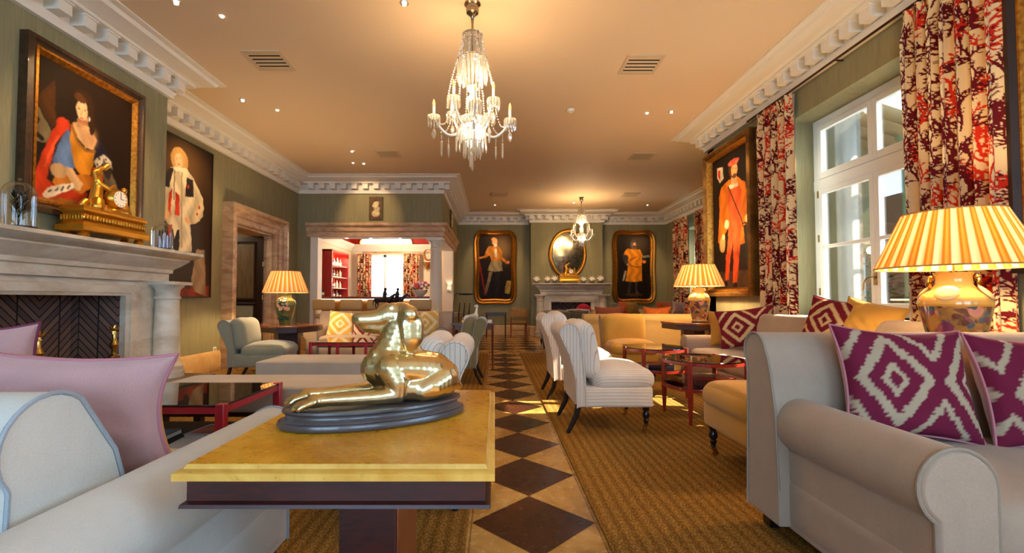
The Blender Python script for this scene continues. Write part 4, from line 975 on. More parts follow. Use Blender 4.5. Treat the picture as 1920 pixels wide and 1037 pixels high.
poly_table('mahogany lamp table beside the stone doorway', [(-3.78,6.95),(-3.1,6.45),(-2.82,6.5),(-2.68,6.9),(-2.75,7.35),(-3.75,7.35)], .72)
poly_table('mahogany lamp table between the tan sofa and the window sofa', [(2.45,6.75),(2.5,6.3),(2.72,6.12),(3.34,6.12),(3.34,6.85),(2.6,6.95)], .782, ped=.15)
poly_table('mahogany lamp table hidden behind the right foreground sofa', [(2.36,2.36),(2.98,2.36),(2.98,2.98),(2.52,2.98),(2.36,2.8)], .74, .014, ped=.13)
# red glass-topped coffee tables
def red_table(label, x0, x1, y0, y1, h, shelf, legs_x=None, z0=.014, lw=.035):
    t = thing('coffee_table', label, 'table', ((x0+x1)/2, (y0+y1)/2, z0)); W, D = (x1-x0)/2, (y1-y0)/2; h -= z0
    MB().box(-W+.01, W-.01, -D+.01, D-.01, h-.012, h).build('glass_top', SMOKE, t, bevel=.002)
    mb = MB()
    for s in (-1, 1): mb.box(-W+.02, W-.02, s*(D-.02)-.012, s*(D-.02)+.012, h-.05, h-.013); mb.box(s*(W-.02)-.012, s*(W-.02)+.012, -D+.02, D-.02, h-.05, h-.013)
    mb.build('frame', REDL, t)
    for x in (legs_x or (-W, W)):
        for s in (-1, 1):
            x_ = x-math.copysign(lw/2, x) if legs_x is None else x
            MB().prism([(x_-lw*.55, s*(D-lw*.55)-lw*.55), (x_+lw*.55, s*(D-lw*.55)-lw*.55), (x_+lw*.55, s*(D-lw*.55)+lw*.55), (x_-lw*.55, s*(D-lw*.55)+lw*.55)], 0, h+.004, 'z').build('leg', REDL, t, bevel=.004)
    if shelf:
        mb = MB().box(-W+.03, W-.03, -D+.03, D-.03, shelf-.02, shelf); mb.build('shelf', plain('black_cane', (30,24,22), .5), t)
    return t
red_table('red-framed glass coffee table beside the pink cushion sofa', -2.48, -1.53, 2.58, 3.30, .505, .22, lw=.045)
tw = 2.57-1.53
red_table('red-legged long glass coffee table before the far sofa', -2.62, -1.42, 6.42, 7.2, .5, .18, legs_x=(-.58, -.2, .2, .58))
def book(label, loc, rz, w_, d, h, cover, pages=(232,226,214), group=None, art=None):
    t = thing('book', label, 'book', loc, rz, group)
    MB().box(-w_/2+.004, w_/2-.004, -d/2+.004, d/2-.002, .003, h-.003).build('pages', plain('book_pages', (232,226,214), .8), t)
    mb = MB().box(-w_/2, w_/2, -d/2, d/2, 0, .003); mb.box(-w_/2, w_/2, -d/2, d/2, h-.003, h); mb.box(-w_/2, w_/2, d/2-.003, d/2, 0, h); mb.build('cover', cover, t)
    if art: MB().box(-w_/2+.02, w_/2-.02, -d/2+.03, d/2-.03, h, h+.0008).build('cover_picture', art, t)
    return t
zs = .236
book('white magazine on the shelf of the near red table, front corner', (-1.76, 2.73, zs), .1, .30, .22, .018, plain('white_cover', (226,224,222), .3))
book('magazine with a pink and dark cover picture on the near red table shelf', (-1.79, 2.98, zs), -.1, .30, .24, .022, plain('pale_cover', (200,190,196), .3), art=plain('magazine_art', (60,40,70), .3, c2=(214,90,70), vs=5, var=.1))
book('black-and-blue book on the left of the near red table shelf', (-2.16, 2.86, zs), .05, .28, .22, .03, plain('dark_cover', (24,28,40), .3), art=plain('blue_art', (40,120,190), .4))
book('dark book at the right rear of the near red table shelf', (-1.66, 3.17, zs), 0, .2, .16, .02, plain('dark_cover', (0,0,0)))
# round glass tables
def round_table(label, cx, cy, r, h, ang, shelf_h=.31, z0=.014):
    t = thing('round_table', label, 'table', (cx, cy, z0), ang); h -= z0
    MB().lathe([(.001,h-.01),(r,h-.01),(r+.002,h-.005),(r,h),(.001,h)], 56).build('glass_top', SMOKE, t)
    for nm, zz, rr_ in (('rim', h-.011, r), ('shelf_rim', shelf_h, r)):
        mb = MB().lathe([(rr_-.03,zz-.028),(rr_,zz-.028),(rr_,zz),(rr_-.03,zz)], 56); mb.f = mb.f[:-2]+[(k*4+3, ((k+1) % 56)*4+3, ((k+1) % 56)*4, k*4) for k in range(56)]
        mb.build(nm, REDW, t)
    MB().lathe([(.001,shelf_h-.002),(r-.01,shelf_h-.002),(r-.01,shelf_h+.006),(.001,shelf_h+.006)], 48).build('shelf_glass', glassy('clear_shelf', (.75,.8,.72), 1, .05), t)
    for k in range(4):
        a = k*PI/2+PI/4; x, y = (r+.008)*math.cos(a), (r+.008)*math.sin(a); s = .017
        M4 = Matrix.Translation((x,y,0)) @ Matrix.Rotation(a, 4, 'Z')
        mb = MB().box(-s, s, -s, s, .14, h+.006); mb.add([(-s*.6,-s*.6,0),(s*.6,-s*.6,0),(s*.6,s*.6,0),(-s*.6,s*.6,0),(-s*.9,-s*.9,.135),(s*.9,-s*.9,.135),(s*.9,s*.9,.135),(-s*.9,s*.9,.135)], [(0,3,2,1),(4,5,6,7),(0,1,5,4),(1,2,6,5),(2,3,7,6),(3,0,4,7)])
        mb.xf(M4).build('leg', REDW, t)
    return t
round_table('near round glass table with four red wooden legs', 1.93, 4.24, .355, .56, R(4))
round_table('farther round glass table with red wooden legs, near the mustard chair', 1.84, 5.28, .345, .56, R(8))
book('black hardback on the shelf of the farther round table, lowest', (1.86, 5.25, .014+.316), PI+.1, .30, .22, .035, plain('dark_cover',(0,0,0)), group=None)
book('red-covered book lying on top of the black one on the farther round table', (1.85, 5.25, .014+.352), PI+.2, .28, .20, .012, plain('coral_cover', (186,70,50), .4))
t = thing('wooden_box', 'flat red wooden box on the shelf of the near round table', 'box', (1.98, 4.20, .014+.316), -.12)
MB().box(-.17,.17,-.12,.12,0,.05).build('box_body', plain('dark_box', (60,22,18), .3), t, bevel=.003); MB().box(-.18,.18,-.13,.13,.05,.075).build('box_lid', REDW, t, bevel=.004)
# ================================================================= CUSHIONS
MARO = [(206,190,160),(122,34,58),(122,34,58)]
MAR = [(116,34,60),(182,164,138),(182,164,138)]; MAR2 = [(118,30,40),(210,180,130),(210,180,130)]; YEL = [(222,176,84),(240,224,184),(240,224,184)]; MARW = [(214,188,160),(116,26,44),(116,26,44)]
PINK = fabric('pink_satin', (198,150,146), sheen=.6); PPINK = plain('plum_piping', (120,40,70), .7); PLUM = plain('rose_piping', (190,120,130), .7); MUSTP = fabric('mustard_pattern', (190,140,60)); CREM = plain('cream_piping', (226,210,170), .8)
TERR = fabric('terracotta_cotton', (190,92,48)); ORNG = fabric('orange_cotton', (214,112,44)); OLV = fabric('olive_cotton', (150,116,52)); LILAC = fabric('lilac_cotton', (190,160,158)); BROWN = fabric('striped_brown', (150,82,58), stripe=(96,50,44), sp=.03)
def cush(label, px, py, Y, w_, h_, rz=0, tilt=-18, roll=0, mat=None, pal=None, per=(1,.85), off=(0,0), pip=None, back=None, ear=.10, th=.08):
    x, z = onY(px, py, Y)
    return cushion('cushion', label, (x, Y, z), (w_, h_), (R(tilt), R(roll), rz), mat or PINK, pal, per, off, back, pip, ear=ear, th=th)
cush('maroon and cream diamond cushion on the right foreground sofa', 1695, 718, 1.95, .54, .48, R(-4), -16, 3, pal=MAR, per=(1.55,1.02), off=(.36,.0), back=PINK, pip=PLUM, ear=.13, th=.09)
cush('maroon and cream diamond cushion cut off by the right frame edge', 1950, 735, 1.95, .60, .48, R(6), -16, 3, pal=MAR, per=(1.55,1.02), off=(.2,.1), back=PINK, pip=PLUM, ear=.13, th=.09)
cush('pink-backed cushion with mustard front leaning on the left foreground sofa back', 100, 776, 1.44, .80, .45, R(2), 14, 4, mat=PINK, back=MUSTP, pip=PLUM, ear=.19, th=.085)
cush('plum-piped pink cushion at the far left of the left sofa', -45, 700, 1.78, .42, .40, R(20), 12, 0, mat=PINK, back=MUSTP, pip=PPINK, ear=.16)
cush('yellow diamond cushion on the left of the far sofa', 640, 609, 7.86, .46, .46, 0, -14, 5, pal=YEL, per=(.9,.9), back=TAN, pip=CREM)
cush('maroon diamond cushion beside the yellow one on the far sofa', 694, 609, 7.83, .62, .46, 0, -14, -4, pal=MARW, per=(1.6,1.05), off=(.35,0), back=TAN, pip=PPINK)
cush('yellow diamond cushion on the right of the far sofa', 798, 607, 7.86, .48, .46, 0, -14, -4, pal=YEL, per=(.9,.9), back=TAN, pip=CREM)
cush('maroon cushion with cream diamonds at the far end of the window sofa', 1400, 614, 5.35, .62, .46, R(-22), -14, -8, pal=MAR2, per=(1.5,1.05), off=(.33,0), back=TERR, pip=PPINK)
cush('plain textured yellow cushion behind the maroon one on the window sofa', 1362, 616, 5.72, .40, .44, R(-10), -12, 0, mat=MUSTP, back=MUSTP, pip=MUSTP)
cush('small maroon-edged cushion peeking over the right foreground sofa', 1556, 604, 4.0, .42, .42, R(-70), -14, 10, pal=MAR2, per=(1.2,1.05), back=TERR, pip=PPINK)
cush('golden crumpled cushion peeking over the right foreground sofa', 1628, 612, 3.75, .42, .42, R(-60), -16, 14, mat=MUST, back=MUST, pip=MUST)
cush('dark striped terracotta cushion at the left on the tan sofa', 1141, 594, 7.75, .50, .36, 0, 14, 0, mat=BROWN, back=TERR, pip=TERR, ear=.16)
cush('bright orange cushion at the right on the tan sofa', 1231, 594, 7.75, .48, .36, 0, 14, 0, mat=ORNG, back=ORNG, pip=ORNG, ear=.18)
cush('small orange cushion on the far corner sofa under the portrait', 1170, 578, 12.2, .30, .36, 0, -10, 6, mat=TERR, back=TERR, pip=TERR)
cush('olive-gold cushion on the far corner sofa', 1186, 578, 12.15, .34, .36, 0, -10, -8, mat=OLV, back=OLV, pip=OLV, ear=.16)
cush('rust cushion on the far corner sofa near the curtain', 1244, 578, 12.2, .40, .36, 0, -10, 0, mat=TERR, back=TERR, pip=TERR)
cush('lilac-grey cushion on the right end of the far corner sofa', 1272, 578, 12.0, .36, .36, 0, -12, 6, mat=LILAC, back=LILAC, pip=LILAC, ear=.2)
cush('dark green leafy cushion at the left end of the far corner sofa', 1152, 579, 12.1, .26, .34, 0, -12, 0, mat=OLIVE, back=OLIVE, pip=OLIVE)
# ================================================================= LAMPS
def shade_mat():
    m = bpy.data.materials.new('pleated_shade'); m.use_nodes = True; nt = m.node_tree; nt.nodes.clear()
    o = N(nt, 'ShaderNodeOutputMaterial'); d = N(nt, 'ShaderNodeBsdfDiffuse'); tr = N(nt, 'ShaderNodeBsdfTranslucent'); mx = N(nt, 'ShaderNodeMixShader'); mx.inputs[0].default_value = .5
    a = N(nt, 'ShaderNodeAttribute', attribute_name='Col')
    nt.links.new(a.outputs['Color'], d.inputs[0]); nt.links.new(a.outputs['Color'], tr.inputs[0]); nt.links.new(d.outputs[0], mx.inputs[1]); nt.links.new(tr.outputs[0], mx.inputs[2]); nt.links.new(mx.outputs[0], o.inputs[0]); return m
SHADE = shade_mat()
def vase_mat(name, base, pal, sc=14, lo=-1, hi=9, gold=(200,150,60)):
    m, nt, p = newmat(name); p.inputs['Roughness'].default_value = .16; p.inputs['Coat Weight'].default_value = .6
    v = coords(nt); vo = N(nt, 'ShaderNodeTexVoronoi'); vo.inputs['Scale'].default_value = sc
    n = N(nt, 'ShaderNodeTexNoise'); n.inputs['Scale'].default_value = 9; nt.links.new(v, n.inputs['Vector'])
    wv = N(nt, 'ShaderNodeMix', data_type='VECTOR'); wv.inputs[0].default_value = .12; nt.links.new(v, wv.inputs[4]); nt.links.new(n.outputs['Color'], wv.inputs[5]); nt.links.new(wv.outputs[1], vo.inputs['Vector'])
    sp = N(nt, 'ShaderNodeSeparateColor'); nt.links.new(vo.outputs['Color'], sp.inputs[0])
    c = ramp(nt, sp.outputs[0], [(i/len(pal), q) for i, q in enumerate(pal)], 'CONSTANT')
    edge = ramp(nt, vo.outputs['Distance'], [(.50, (0,0,0)), (.7, (255,255,255))]); c = mixc(nt, edge, c, (150,112,60))
    s = N(nt, 'ShaderNodeSeparateXYZ'); nt.links.new(v, s.inputs[0]); z = s.outputs[2]
    msk = M_(nt, 'MULTIPLY', M_(nt, 'GREATER_THAN', z, lo), M_(nt, 'LESS_THAN', z, hi)); c = mixc(nt, msk, base, c)
    band = M_(nt, 'LESS_THAN', M_(nt, 'ABSOLUTE', M_(nt, 'SUBTRACT', z, hi)), .006); c = mixc(nt, band, c, gold)
    band = M_(nt, 'LESS_THAN', M_(nt, 'ABSOLUTE', M_(nt, 'SUBTRACT', z, lo)), .006); c = mixc(nt, band, c, gold)
    nt.links.new(c, p.inputs['Base Color']); return m
FAM = vase_mat('famille_vase', (214,176,96), [(52,66,48),(120,52,84),(176,120,56),(206,140,120),(60,84,96),(150,110,60),(84,44,44)], 24, .045, .345)
GRV = plain('olive_glaze', (110,112,50), .15, c2=(64,80,44), vs=6, coat=.6)
def lamp(label, loc, s=1.0, kind=0, power=30, shade_r=(.235,.375), shade_h=.335, vh=.44):
    t = thing('table_lamp', label, 'lamp', loc, .35); t.scale = (s, s, s)
    if kind == 0:
        prof = [(.001,0),(.105,0),(.11,.02),(.105,.045),(.12,.10),(.145,.22),(.168,.34),(.170,.37),(.15,.41),(.105,.44),(.085,.47),(.082,.52),(.095,.545),(.001,.545)]
        m = FAM
    else:
        prof = [(.001,0),(.09,0),(.095,.02),(.10,.05),(.135,.16),(.168,.30),(.172,.38),(.155,.43),(.115,.46),(.09,.48),(.088,.52),(.10,.535),(.001,.535)]; m = GRV
    b = MB().lathe(prof, 40).build('vase', m, t, smooth=70); top = prof[-1][1]
    if kind == 0:
        MB().lathe([(.001,-.0),(.11,.0),(.112,.012),(.107,.022),(.001,.022)], 32).build('foot_ring', plain('dark_wood_stand', (50,26,18), .4), b)
        for k in range(4):
            a = k*PI/2+.2; mb = MB(); mb.ball((0,0,0), (.055,.055,.012), 16, 6); mb.xf(Matrix.Translation((.137*math.cos(a), .137*math.sin(a), .422)) @ Matrix.Rotation(a, 4, 'Z') @ Matrix.Rotation(R(52), 4, 'Y'))
            mb.build('medallion', plain('cream_medallion', (236,210,150), .2), b)
        for k in range(2):
            a = k*PI-1.2; mb = MB().tube([(.088*math.cos(a)+.03*math.sin(q)*math.cos(a+1.5), .088*math.sin(a)+.03*math.sin(q)*math.sin(a+1.5), .49+.03*math.cos(q)) for q in [2*PI*i/14 for i in range(14)]], .006, 6, closed=True)
            mb.v = [(x+.02*math.cos(a), y+.02*math.sin(a), z-.01) for x, y, z in mb.v]; mb.ball((.10*math.cos(a), .10*math.sin(a), .515), .016, 8, 6); mb.build('ring_handle', BRASS, b)
    else:
        rr = random.Random(9)
        for k in range(9):
            fl = MB(); a = -1.75+rr.uniform(-.5,.6); z = rr.uniform(.26,.46); r_ = .165; c = (r_*math.cos(a), r_*math.sin(a), z)
            for j in range(6): q = j*PI/3; fl.ball((c[0]+.022*math.cos(q)*-math.sin(a), c[1]+.022*math.cos(q)*math.cos(a), c[2]+.022*math.sin(q)), (.018,.018,.018), 7, 5)
            fl.build('flower_relief', plain('pink_glaze', (224,150,110), .3, c2=(236,200,160), vs=30), b)
        for k in range(26):
            lf = MB(); a = -1.75+rr.uniform(-.6,.7); z = rr.uniform(.08,.42); r_ = .11+z*.16; lf.ball((r_*math.cos(a), r_*math.sin(a), z), (.03,.03,.016), 7, 5); lf.build('leaf_relief', plain('green_glaze', (38,84,60), .25), b)
    z0 = top+.03; n = 60; ns = n*6
    vs = []; cols = []; ca, cb, cc = lin((255,244,214)), lin((216,150,50)), lin((236,188,104))
    for (rr_, z) in ((shade_r[1], z0), (shade_r[0], z0+shade_h)):
        for k in range(ns):
            a = 2*PI*k/ns; pl = 1+.012*math.cos(a*n); vs.append((rr_*pl*math.cos(a), rr_*pl*math.sin(a), z))
            f = (a*n/2/(2*PI)) % 1; cols.append(ca if f < .42 else (cc if .60 < f < .84 else cb))
    mb = MB(); mb.v = vs; mb.f = [(k, (k+1) % ns, ns+(k+1) % ns, ns+k) for k in range(ns)]
    sh = mb.build('lamp_shade', SHADE, t, cols=np.array(cols), smooth=0)
    sm = sh.modifiers.new('solid', 'SOLIDIFY'); sm.thickness = .002
    for rr_, z in ((shade_r[1], z0), (shade_r[0], z0+shade_h)):
        MB().tube([(rr_*math.cos(2*PI*k/64), rr_*math.sin(2*PI*k/64), z) for k in range(64)], .005, 6, closed=True).build('shade_trim', plain('shade_trim', (176,140,86), .7), sh)
    mb = MB().tube([(0,0,top-.02),(0,0,z0+shade_h-.02)], .006, 8)
    for k in range(3): a = k*2*PI/3; mb.tube([(0,0,z0+shade_h-.02),(shade_r[0]*.99*math.cos(a), shade_r[0]*.99*math.sin(a), z0+shade_h-.004)], .002, 5)
    mb.build('stem', BRASS, t)
    bl = MB(); bl.ball((0,0,z0+.13), (.03,.03,.045), 12, 8); bl.build('bulb', plain('lit_bulb', (255,230,190), .5, emit=(1,.72,.38,30)), t)
    for k in range(3):
        a = k*2*PI/3+.3; light('lamp_light', 'POINT', (.07*math.cos(a), .07*math.sin(a), z0+.15), power/3, (1,.68,.34), t, .04)
    return t
x, _ = onY(1784, 430, 2.66)
lamp('big table lamp with painted vase and pleated shade before the near curtain', (2.665, 2.64, .74), .95, 0, 55)
lamp('table lamp with painted vase between the tan sofa and the window sofa', (2.89, 6.45, .782), .89, 0, 75)
lamp('table lamp with olive flower-relief vase beside the stone doorway', (-3.22, 7.0, .72), .87, 1, 75, shade_h=.37)
# ================================================================= CHANDELIERS
CRY = None
def crystal():
    m = bpy.data.materials.new('cut_crystal'); m.use_nodes = True; nt = m.node_tree; nt.nodes.clear()
    o = N(nt, 'ShaderNodeOutputMaterial'); t = N(nt, 'ShaderNodeBsdfTransparent'); g = N(nt, 'ShaderNodeBsdfGlossy'); tr = N(nt, 'ShaderNodeBsdfTranslucent')
    g.inputs['Roughness'].default_value = .08; tr.inputs[0].default_value = (.95,.93,.88,1); t.inputs[0].default_value = (.97,.97,.96,1)
    m1 = N(nt, 'ShaderNodeMixShader'); m1.inputs[0].default_value = .45; nt.links.new(g.outputs[0], m1.inputs[1]); nt.links.new(tr.outputs[0], m1.inputs[2])
    m2 = N(nt, 'ShaderNodeMixShader'); m2.inputs[0].default_value = .66; nt.links.new(t.outputs[0], m2.inputs[1]); nt.links.new(m1.outputs[0], m2.inputs[2]); nt.links.new(m2.outputs[0], o.inputs[0]); return m
CRY = crystal(); MILK = plain('milk_glass', (240,236,226), .15, coat=.5); CHROME = plain('aged_chrome', (150,136,116), .2, 1)
def prism_at(mb, x, y, z, L, r=.007, n=5):
    mb.lathe([(.0008,0),(r,-.012),(r,-L+.02),(.0008,-L)][::-1], n, (x, y, z))
def drop(mb, x, y, z, L=.07, r=.022):
    mb.lathe([(.0008,-L),(r*.8,-L*.72),(r,-L*.5),(r*.5,-L*.15),(.0008,0)], 6, (x, y, z))
def fringe(name, parent, r, z, L, n, z2=None, r2=None, pr=.007):
    mb = MB()
    for k in range(n):
        a = 2*PI*k/n; prism_at(mb, r*math.cos(a), r*math.sin(a), z, L*(1+.12*(k % 2)), pr)
    for k in range(n): a = 2*PI*k/n; mb.ball((r*math.cos(a), r*math.sin(a), z+.008), .006, 6, 4)
    o = mb.build(name, CRY, parent, smooth=0)
    MB().tube([(r*math.cos(2*PI*k/40), r*math.sin(2*PI*k/40), z+.004) for k in range(40)], .004, 6, closed=True).build('ring', BRASS, o)
    return o
def chandelier(label, loc, S_=1.0, arms=8, power=60, rot=0):
    t = thing('chandelier', label, 'chandelier', loc, rot); t.scale = (S_,)*3
    MB().lathe([(.001,0),(.075,0),(.075,-.012),(.05,-.025),(.045,-.045),(.06,-.06),(.055,-.09),(.03,-.11),(.016,-.13),(.010,-.20),(.013,-.28),(.001,-.28)][::-1], 24).build('canopy', CHROME, t)
    MB().tube([(0,0,-.1),(0,0,-1.2)], .006, 8).build('stem', CHROME, t)
    # crown tier
    MB().lathe([(.001,-.30),(.09,-.30),(.095,-.29),(.001,-.285)], 24).build('crown_dish', CRY, t)
    fringe('crown_fringe', t, .085, -.30, .14, 16); fringe('crown_fringe', t, .055, -.33, .20, 10)
    mb = MB().lathe([(.001,-.56),(.10,-.55),(.135,-.52),(.135,-.515),(.10,-.53),(.001,-.54)], 32); mb.build('drum_dish', CRY, t)
    fringe('drum_fringe', t, .133, -.53, .19, 26); fringe('drum_fringe', t, .09, -.55, .20, 16)
    for k in range(10):                                             # swags from crown to drum and to arms
        a = 2*PI*k/10; mb = MB()
        for i in range(13): u = i/12; r_ = .088+(.135-.088)*u; mb.ball((r_*math.cos(a), r_*math.sin(a), -.30-.22*u-.02*math.sin(PI*u)), .0075, 6, 4)
        mb.build('bead_swag', CRY, t)
    for k in range(arms):
        a = 2*PI*k/arms+.2; mb = MB()
        for i in range(22): u = i/21; r_ = .135+.075*math.sin(PI*u*.5)+.02*u; mb.ball((r_*math.cos(a), r_*math.sin(a), -.53-.46*u), .0085, 6, 4)
        mb.build('bead_swag', CRY, t)
    MB().lathe([(.001,-.76),(.03,-.76),(.055,-.79),(.03,-.82),(.02,-.84),(.045,-.87),(.055,-.93),(.04,-1.0),(.02,-1.03),(.03,-1.05),(.10,-1.07),(.115,-1.06),(.12,-1.075),(.08,-1.11),(.03,-1.13),(.001,-1.13)][::-1], 28).build('urn', MILK, t)
    fringe('bowl_fringe', t, .115, -1.075, .17, 24); fringe('bowl_fringe', t, .075, -1.12, .22, 16)
    MB().lathe([(.001,-1.30),(.05,-1.31),(.085,-1.28),(.085,-1.275),(.05,-1.29),(.001,-1.29)][::-1], 24).build('lower_dish', CRY, t)
    fringe('lower_fringe', t, .08, -1.28, .13, 16)
    dp = MB(); prism_at(dp, 0, 0, -1.38, .16, .012); dp.build('bottom_pendant', CRY, t, smooth=0)
    for k in range(arms):
        a = 2*PI*k/arms; ca, sa = math.cos(a), math.sin(a)
        Rr, zc = (.345, -1.075) if k % 2 == 0 else (.245, -.97)
        low = -1.24 if k % 2 == 0 else -1.15
        pts = [];
        for i in range(17):
            u = i/16; r_ = .07+(Rr-.07)*u; z = -1.14*(1-u)+zc*u + (low-(-1.14+zc)/2)*math.sin(PI*u)*.85; pts.append((r_*ca, r_*sa, z))
        ar = MB().tube(pts, .011, 8).build('arm', MILK, t)
        c = (Rr*ca, Rr*sa)
        MB().lathe([(.001,0),(.03,.0),(.05,.012),(.056,.022),(.052,.022),(.03,.01),(.001,.01)], 20, (c[0], c[1], zc)).build('drip_pan', CRY, ar)
        mb = MB()
        for j in range(12): q = 2*PI*j/12; prism_at(mb, c[0]+.052*math.cos(q), c[1]+.052*math.sin(q), zc+.018, .095, .007)
        mb.build('pan_fringe', CRY, ar, smooth=0)
        MB().lathe([(.001,0),(.013,0),(.013,.09),(.001,.09)], 12, (c[0], c[1], zc+.02)).build('candle_tube', MILK, ar)
        mb = MB(); mb.lathe([(.001,0),(.010,.004),(.014,.02),(.009,.045),(.001,.065)], 10, (c[0], c[1], zc+.11)); mb.build('flame_bulb', plain('flame_bulb', (190,90,40), .3, emit=(1,.36,.12,1.7)), ar)
        mb = MB(); drop(mb, c[0]*1.0, c[1]*1.0, zc-.09, .10, .022); mb.build('pendant', CRY, ar, smooth=0)
        mb = MB(); prism_at(mb, c[0]*.80, c[1]*.80, low-.03, .15, .010); prism_at(mb, c[0]*.62, c[1]*.62, low-.06, .13, .009)
        for q_, z_ in ((.80, low-.03), (.62, low-.06)):
            for i in range(7): mb.ball((c[0]*q_, c[1]*q_, z_+.010+i*.013), .0055, 6, 4)
        mb.build('pendant', CRY, ar, smooth=0)
        a2 = a+2*PI/arms; z2, R2 = ((-.97,.245) if k % 2 == 0 else (-1.075,.345)); mb = MB()
        for i in range(1, 16): u = i/16; r_ = Rr*(1-u)+R2*u; q = a*(1-u)+a2*u; r_ *= 1-.10*math.sin(PI*u); mb.ball((r_*math.cos(q), r_*math.sin(q), zc*(1-u)+z2*u-.13*math.sin(PI*u)), .007, 6, 4)
        mb.build('bead_swag', CRY, ar)
        light('candle_light', 'POINT', (c[0]*1.03, c[1]*1.03, zc+.22), power/arms, (1,.66,.34), t, .03)
    light('heart_light', 'POINT', (0.05, -.02, -.69), power*.06, (1,.84,.62), t, .03); light('heart_light', 'POINT', (.02, -.03, -1.20), power*.09, (1,.84,.62), t, .03)
    return t
x, y_ = -.205, 4.07
chandelier('large lit crystal chandelier in the foreground', (x, y_, CEIL), 1.0, 8, 48, .12)
d = ray(1090, 370); tt = (CEIL-H)/d.z
chandelier('smaller lit crystal chandelier at the far end', (d.x*tt, d.y*tt, CEIL), .92, 6, 60, .3)
# ================================================================= GOLDEN DOG
GLD = plain('polished_gilt', (236,212,164), .27, 1, c2=(216,186,128), vs=6, bmp=.3, bd=.012)
dx, dy, dz = -.378, 1.475, TH
th = R(25)
t = thing('dog_statue', 'golden reclining hound statue with long ears on the ochre marble table', 'statue', (dx, dy, dz), th)
def oval(a, b, n=64): return [(a*math.cos(2*PI*i/n), b*math.sin(2*PI*i/n)) for i in range(n)]
mb = MB().sweep(oval(.288, .146), [(.004,.0),(-.004,.006),(-.006,.014),(-.002,.022),(.006,.0235),(.007,.026),(.015,.030),(.019,.036),(.018,.042),(.012,.0455),(.008,.050),(.010,.0555),(.016,.0565),(.13,.0565),(.13,0)], lambda x,y,h:(x,y,h), closed=True, left=True)
mb.prism(oval(.267,.125), .0, .0560, 'z')
BW = wood('grey_walnut', (92,82,80), (58,48,48), .3, (1.2,7,7), 6, coat=.35); mb.build('plinth', BW, t, smooth=50)
B = .056; h_ = R(-16)
def hd(d, z, r, side=0, fl=None):     # along the head's own axis
    q = (.078 - d*math.cos(h_) - side*math.sin(h_)*-1, .0 - d*math.sin(h_) + side*math.cos(h_), B+z, r)
    return q+((fl),) if fl else q
chains = [
 [(.225,.0,B+.055,.05),(.185,0,B+.078,.07),(.13,0,B+.088,.072),(.08,0,B+.10,.078),(.035,0,B+.11,.076),(.0,0,B+.105,.056)],
 [(.02,0,B+.12,.060),(.05,0,B+.18,.053),(.068,0,B+.235,.049),(.072,0,B+.262,.044)],
 [(.11,0,B+.135,.045),(.075,0,B+.2,.045)],
 [(.03,0,B+.05,.05),(.10,0,B+.05,.06),(.18,0,B+.05,.062),(.225,0,B+.045,.05)],
 [(.20,.045,B+.06,.055),(.15,.075,B+.04,.042),(.10,.085,B+.028,.03)],[(.20,-.045,B+.062,.058),(.16,-.07,B+.045,.044),(.13,-.075,B+.035,.036)],
 [(.07,-.045,B+.10,.052),(.11,-.04,B+.095,.056),(.17,-.035,B+.085,.058),(.215,-.03,B+.07,.052)],[(.09,-.055,B+.045,.042),(.15,-.06,B+.045,.045),(.20,-.055,B+.045,.042)],[(.20,.10,B+.018,.02),(.12,.112,B+.014,.016),(.07,.112,B+.013,.017)],
 [hd(.0,.272,.046), hd(.040,.272,.041), hd(.066,.262,.034), hd(.10,.259,.030), hd(.130,.259,.027), hd(.142,.262,.021)],
 [hd(.045,.240,.030), hd(.09,.234,.023), hd(.118,.236,.019)],
 [hd(.138,.272,.012), hd(.150,.268,.011)],
 [hd(.040,.298,.017,-.022), hd(.062,.292,.012,-.020)],[hd(.040,.298,.017,.022), hd(.062,.292,.012,.020)],[hd(.10,.232,.009,-.020),hd(.135,.238,.006,-.014)],
 [(.26,0,B+.04,.022),(.29,.03,B+.018,.014),(.27,.085,B+.012,.010),(.18,.125,B+.010,.007)]]
for s, fw in ((-1, 0.0), (1, .018)):
    chains += [[(.03,s*.045,B+.105,.050),(.05,s*.066,B+.065,.038),(.05,s*.07,B+.030,.029),(-.01,s*.068,B+.026,.024),(-.09,s*.062,B+.026,.021),(-.155-fw,s*.056,B+.026,.0175),(-.195-fw,s*.052,B+.026,.022)],
               [(.0,s*.068,B+.02,.018),(-.09,s*.064,B+.014,.009)]]
    for j in range(4):
        o_ = (j-1.5)*.0125; ln = .012 if j in (1,2) else 0
        chains.append([(-.195-fw, s*.052+o_*.9, B+.026, .0125), (-.224-fw-ln, s*.052+o_*1.2, B+.018, .0105), (-.236-fw-ln, s*.052+o_*1.25, B+.009, .0085)])
for s in (-1, 1):     # ears hang beside the cheeks
    F = (1,.42,1)
    chains.append([hd(.006,.298,.016,s*.034), hd(.0,.275,.032,s*.050,F), hd(-.004,.24,.041,s*.058,F), hd(-.004,.205,.038,s*.060,F), hd(.0,.175,.024,s*.058,F), hd(.0,.162,.010,s*.050,F)])
    chains.append([hd(.022,.285,.012,s*.043), hd(.030,.25,.010,s*.050), hd(.024,.205,.009,s*.054), hd(.010,.175,.008,s*.055)])
    chains.append([hd(-.012,.275,.008,s*.056), hd(-.016,.23,.008,s*.064), hd(-.012,.195,.007,s*.062)])
chains += [[(-.01,-.022,B+.15,.018),(-.03,-.016,B+.11,.018)],[(-.01,.022,B+.15,.018),(-.03,.018,B+.11,.018)],[hd(.005,.235,.03), hd(-.0,.20,.034)]]
dog = blob(chains, .0038, 'dog_body', GLD, t, 6)
for s in (-1, 1):
    q = hd(.062, .277, .006, s*.031); mb = MB(); mb.ball(q[:3], .0065, 10, 8); mb.build('eye', plain('gilt_eye', (150,104,40), .15, 1), t)
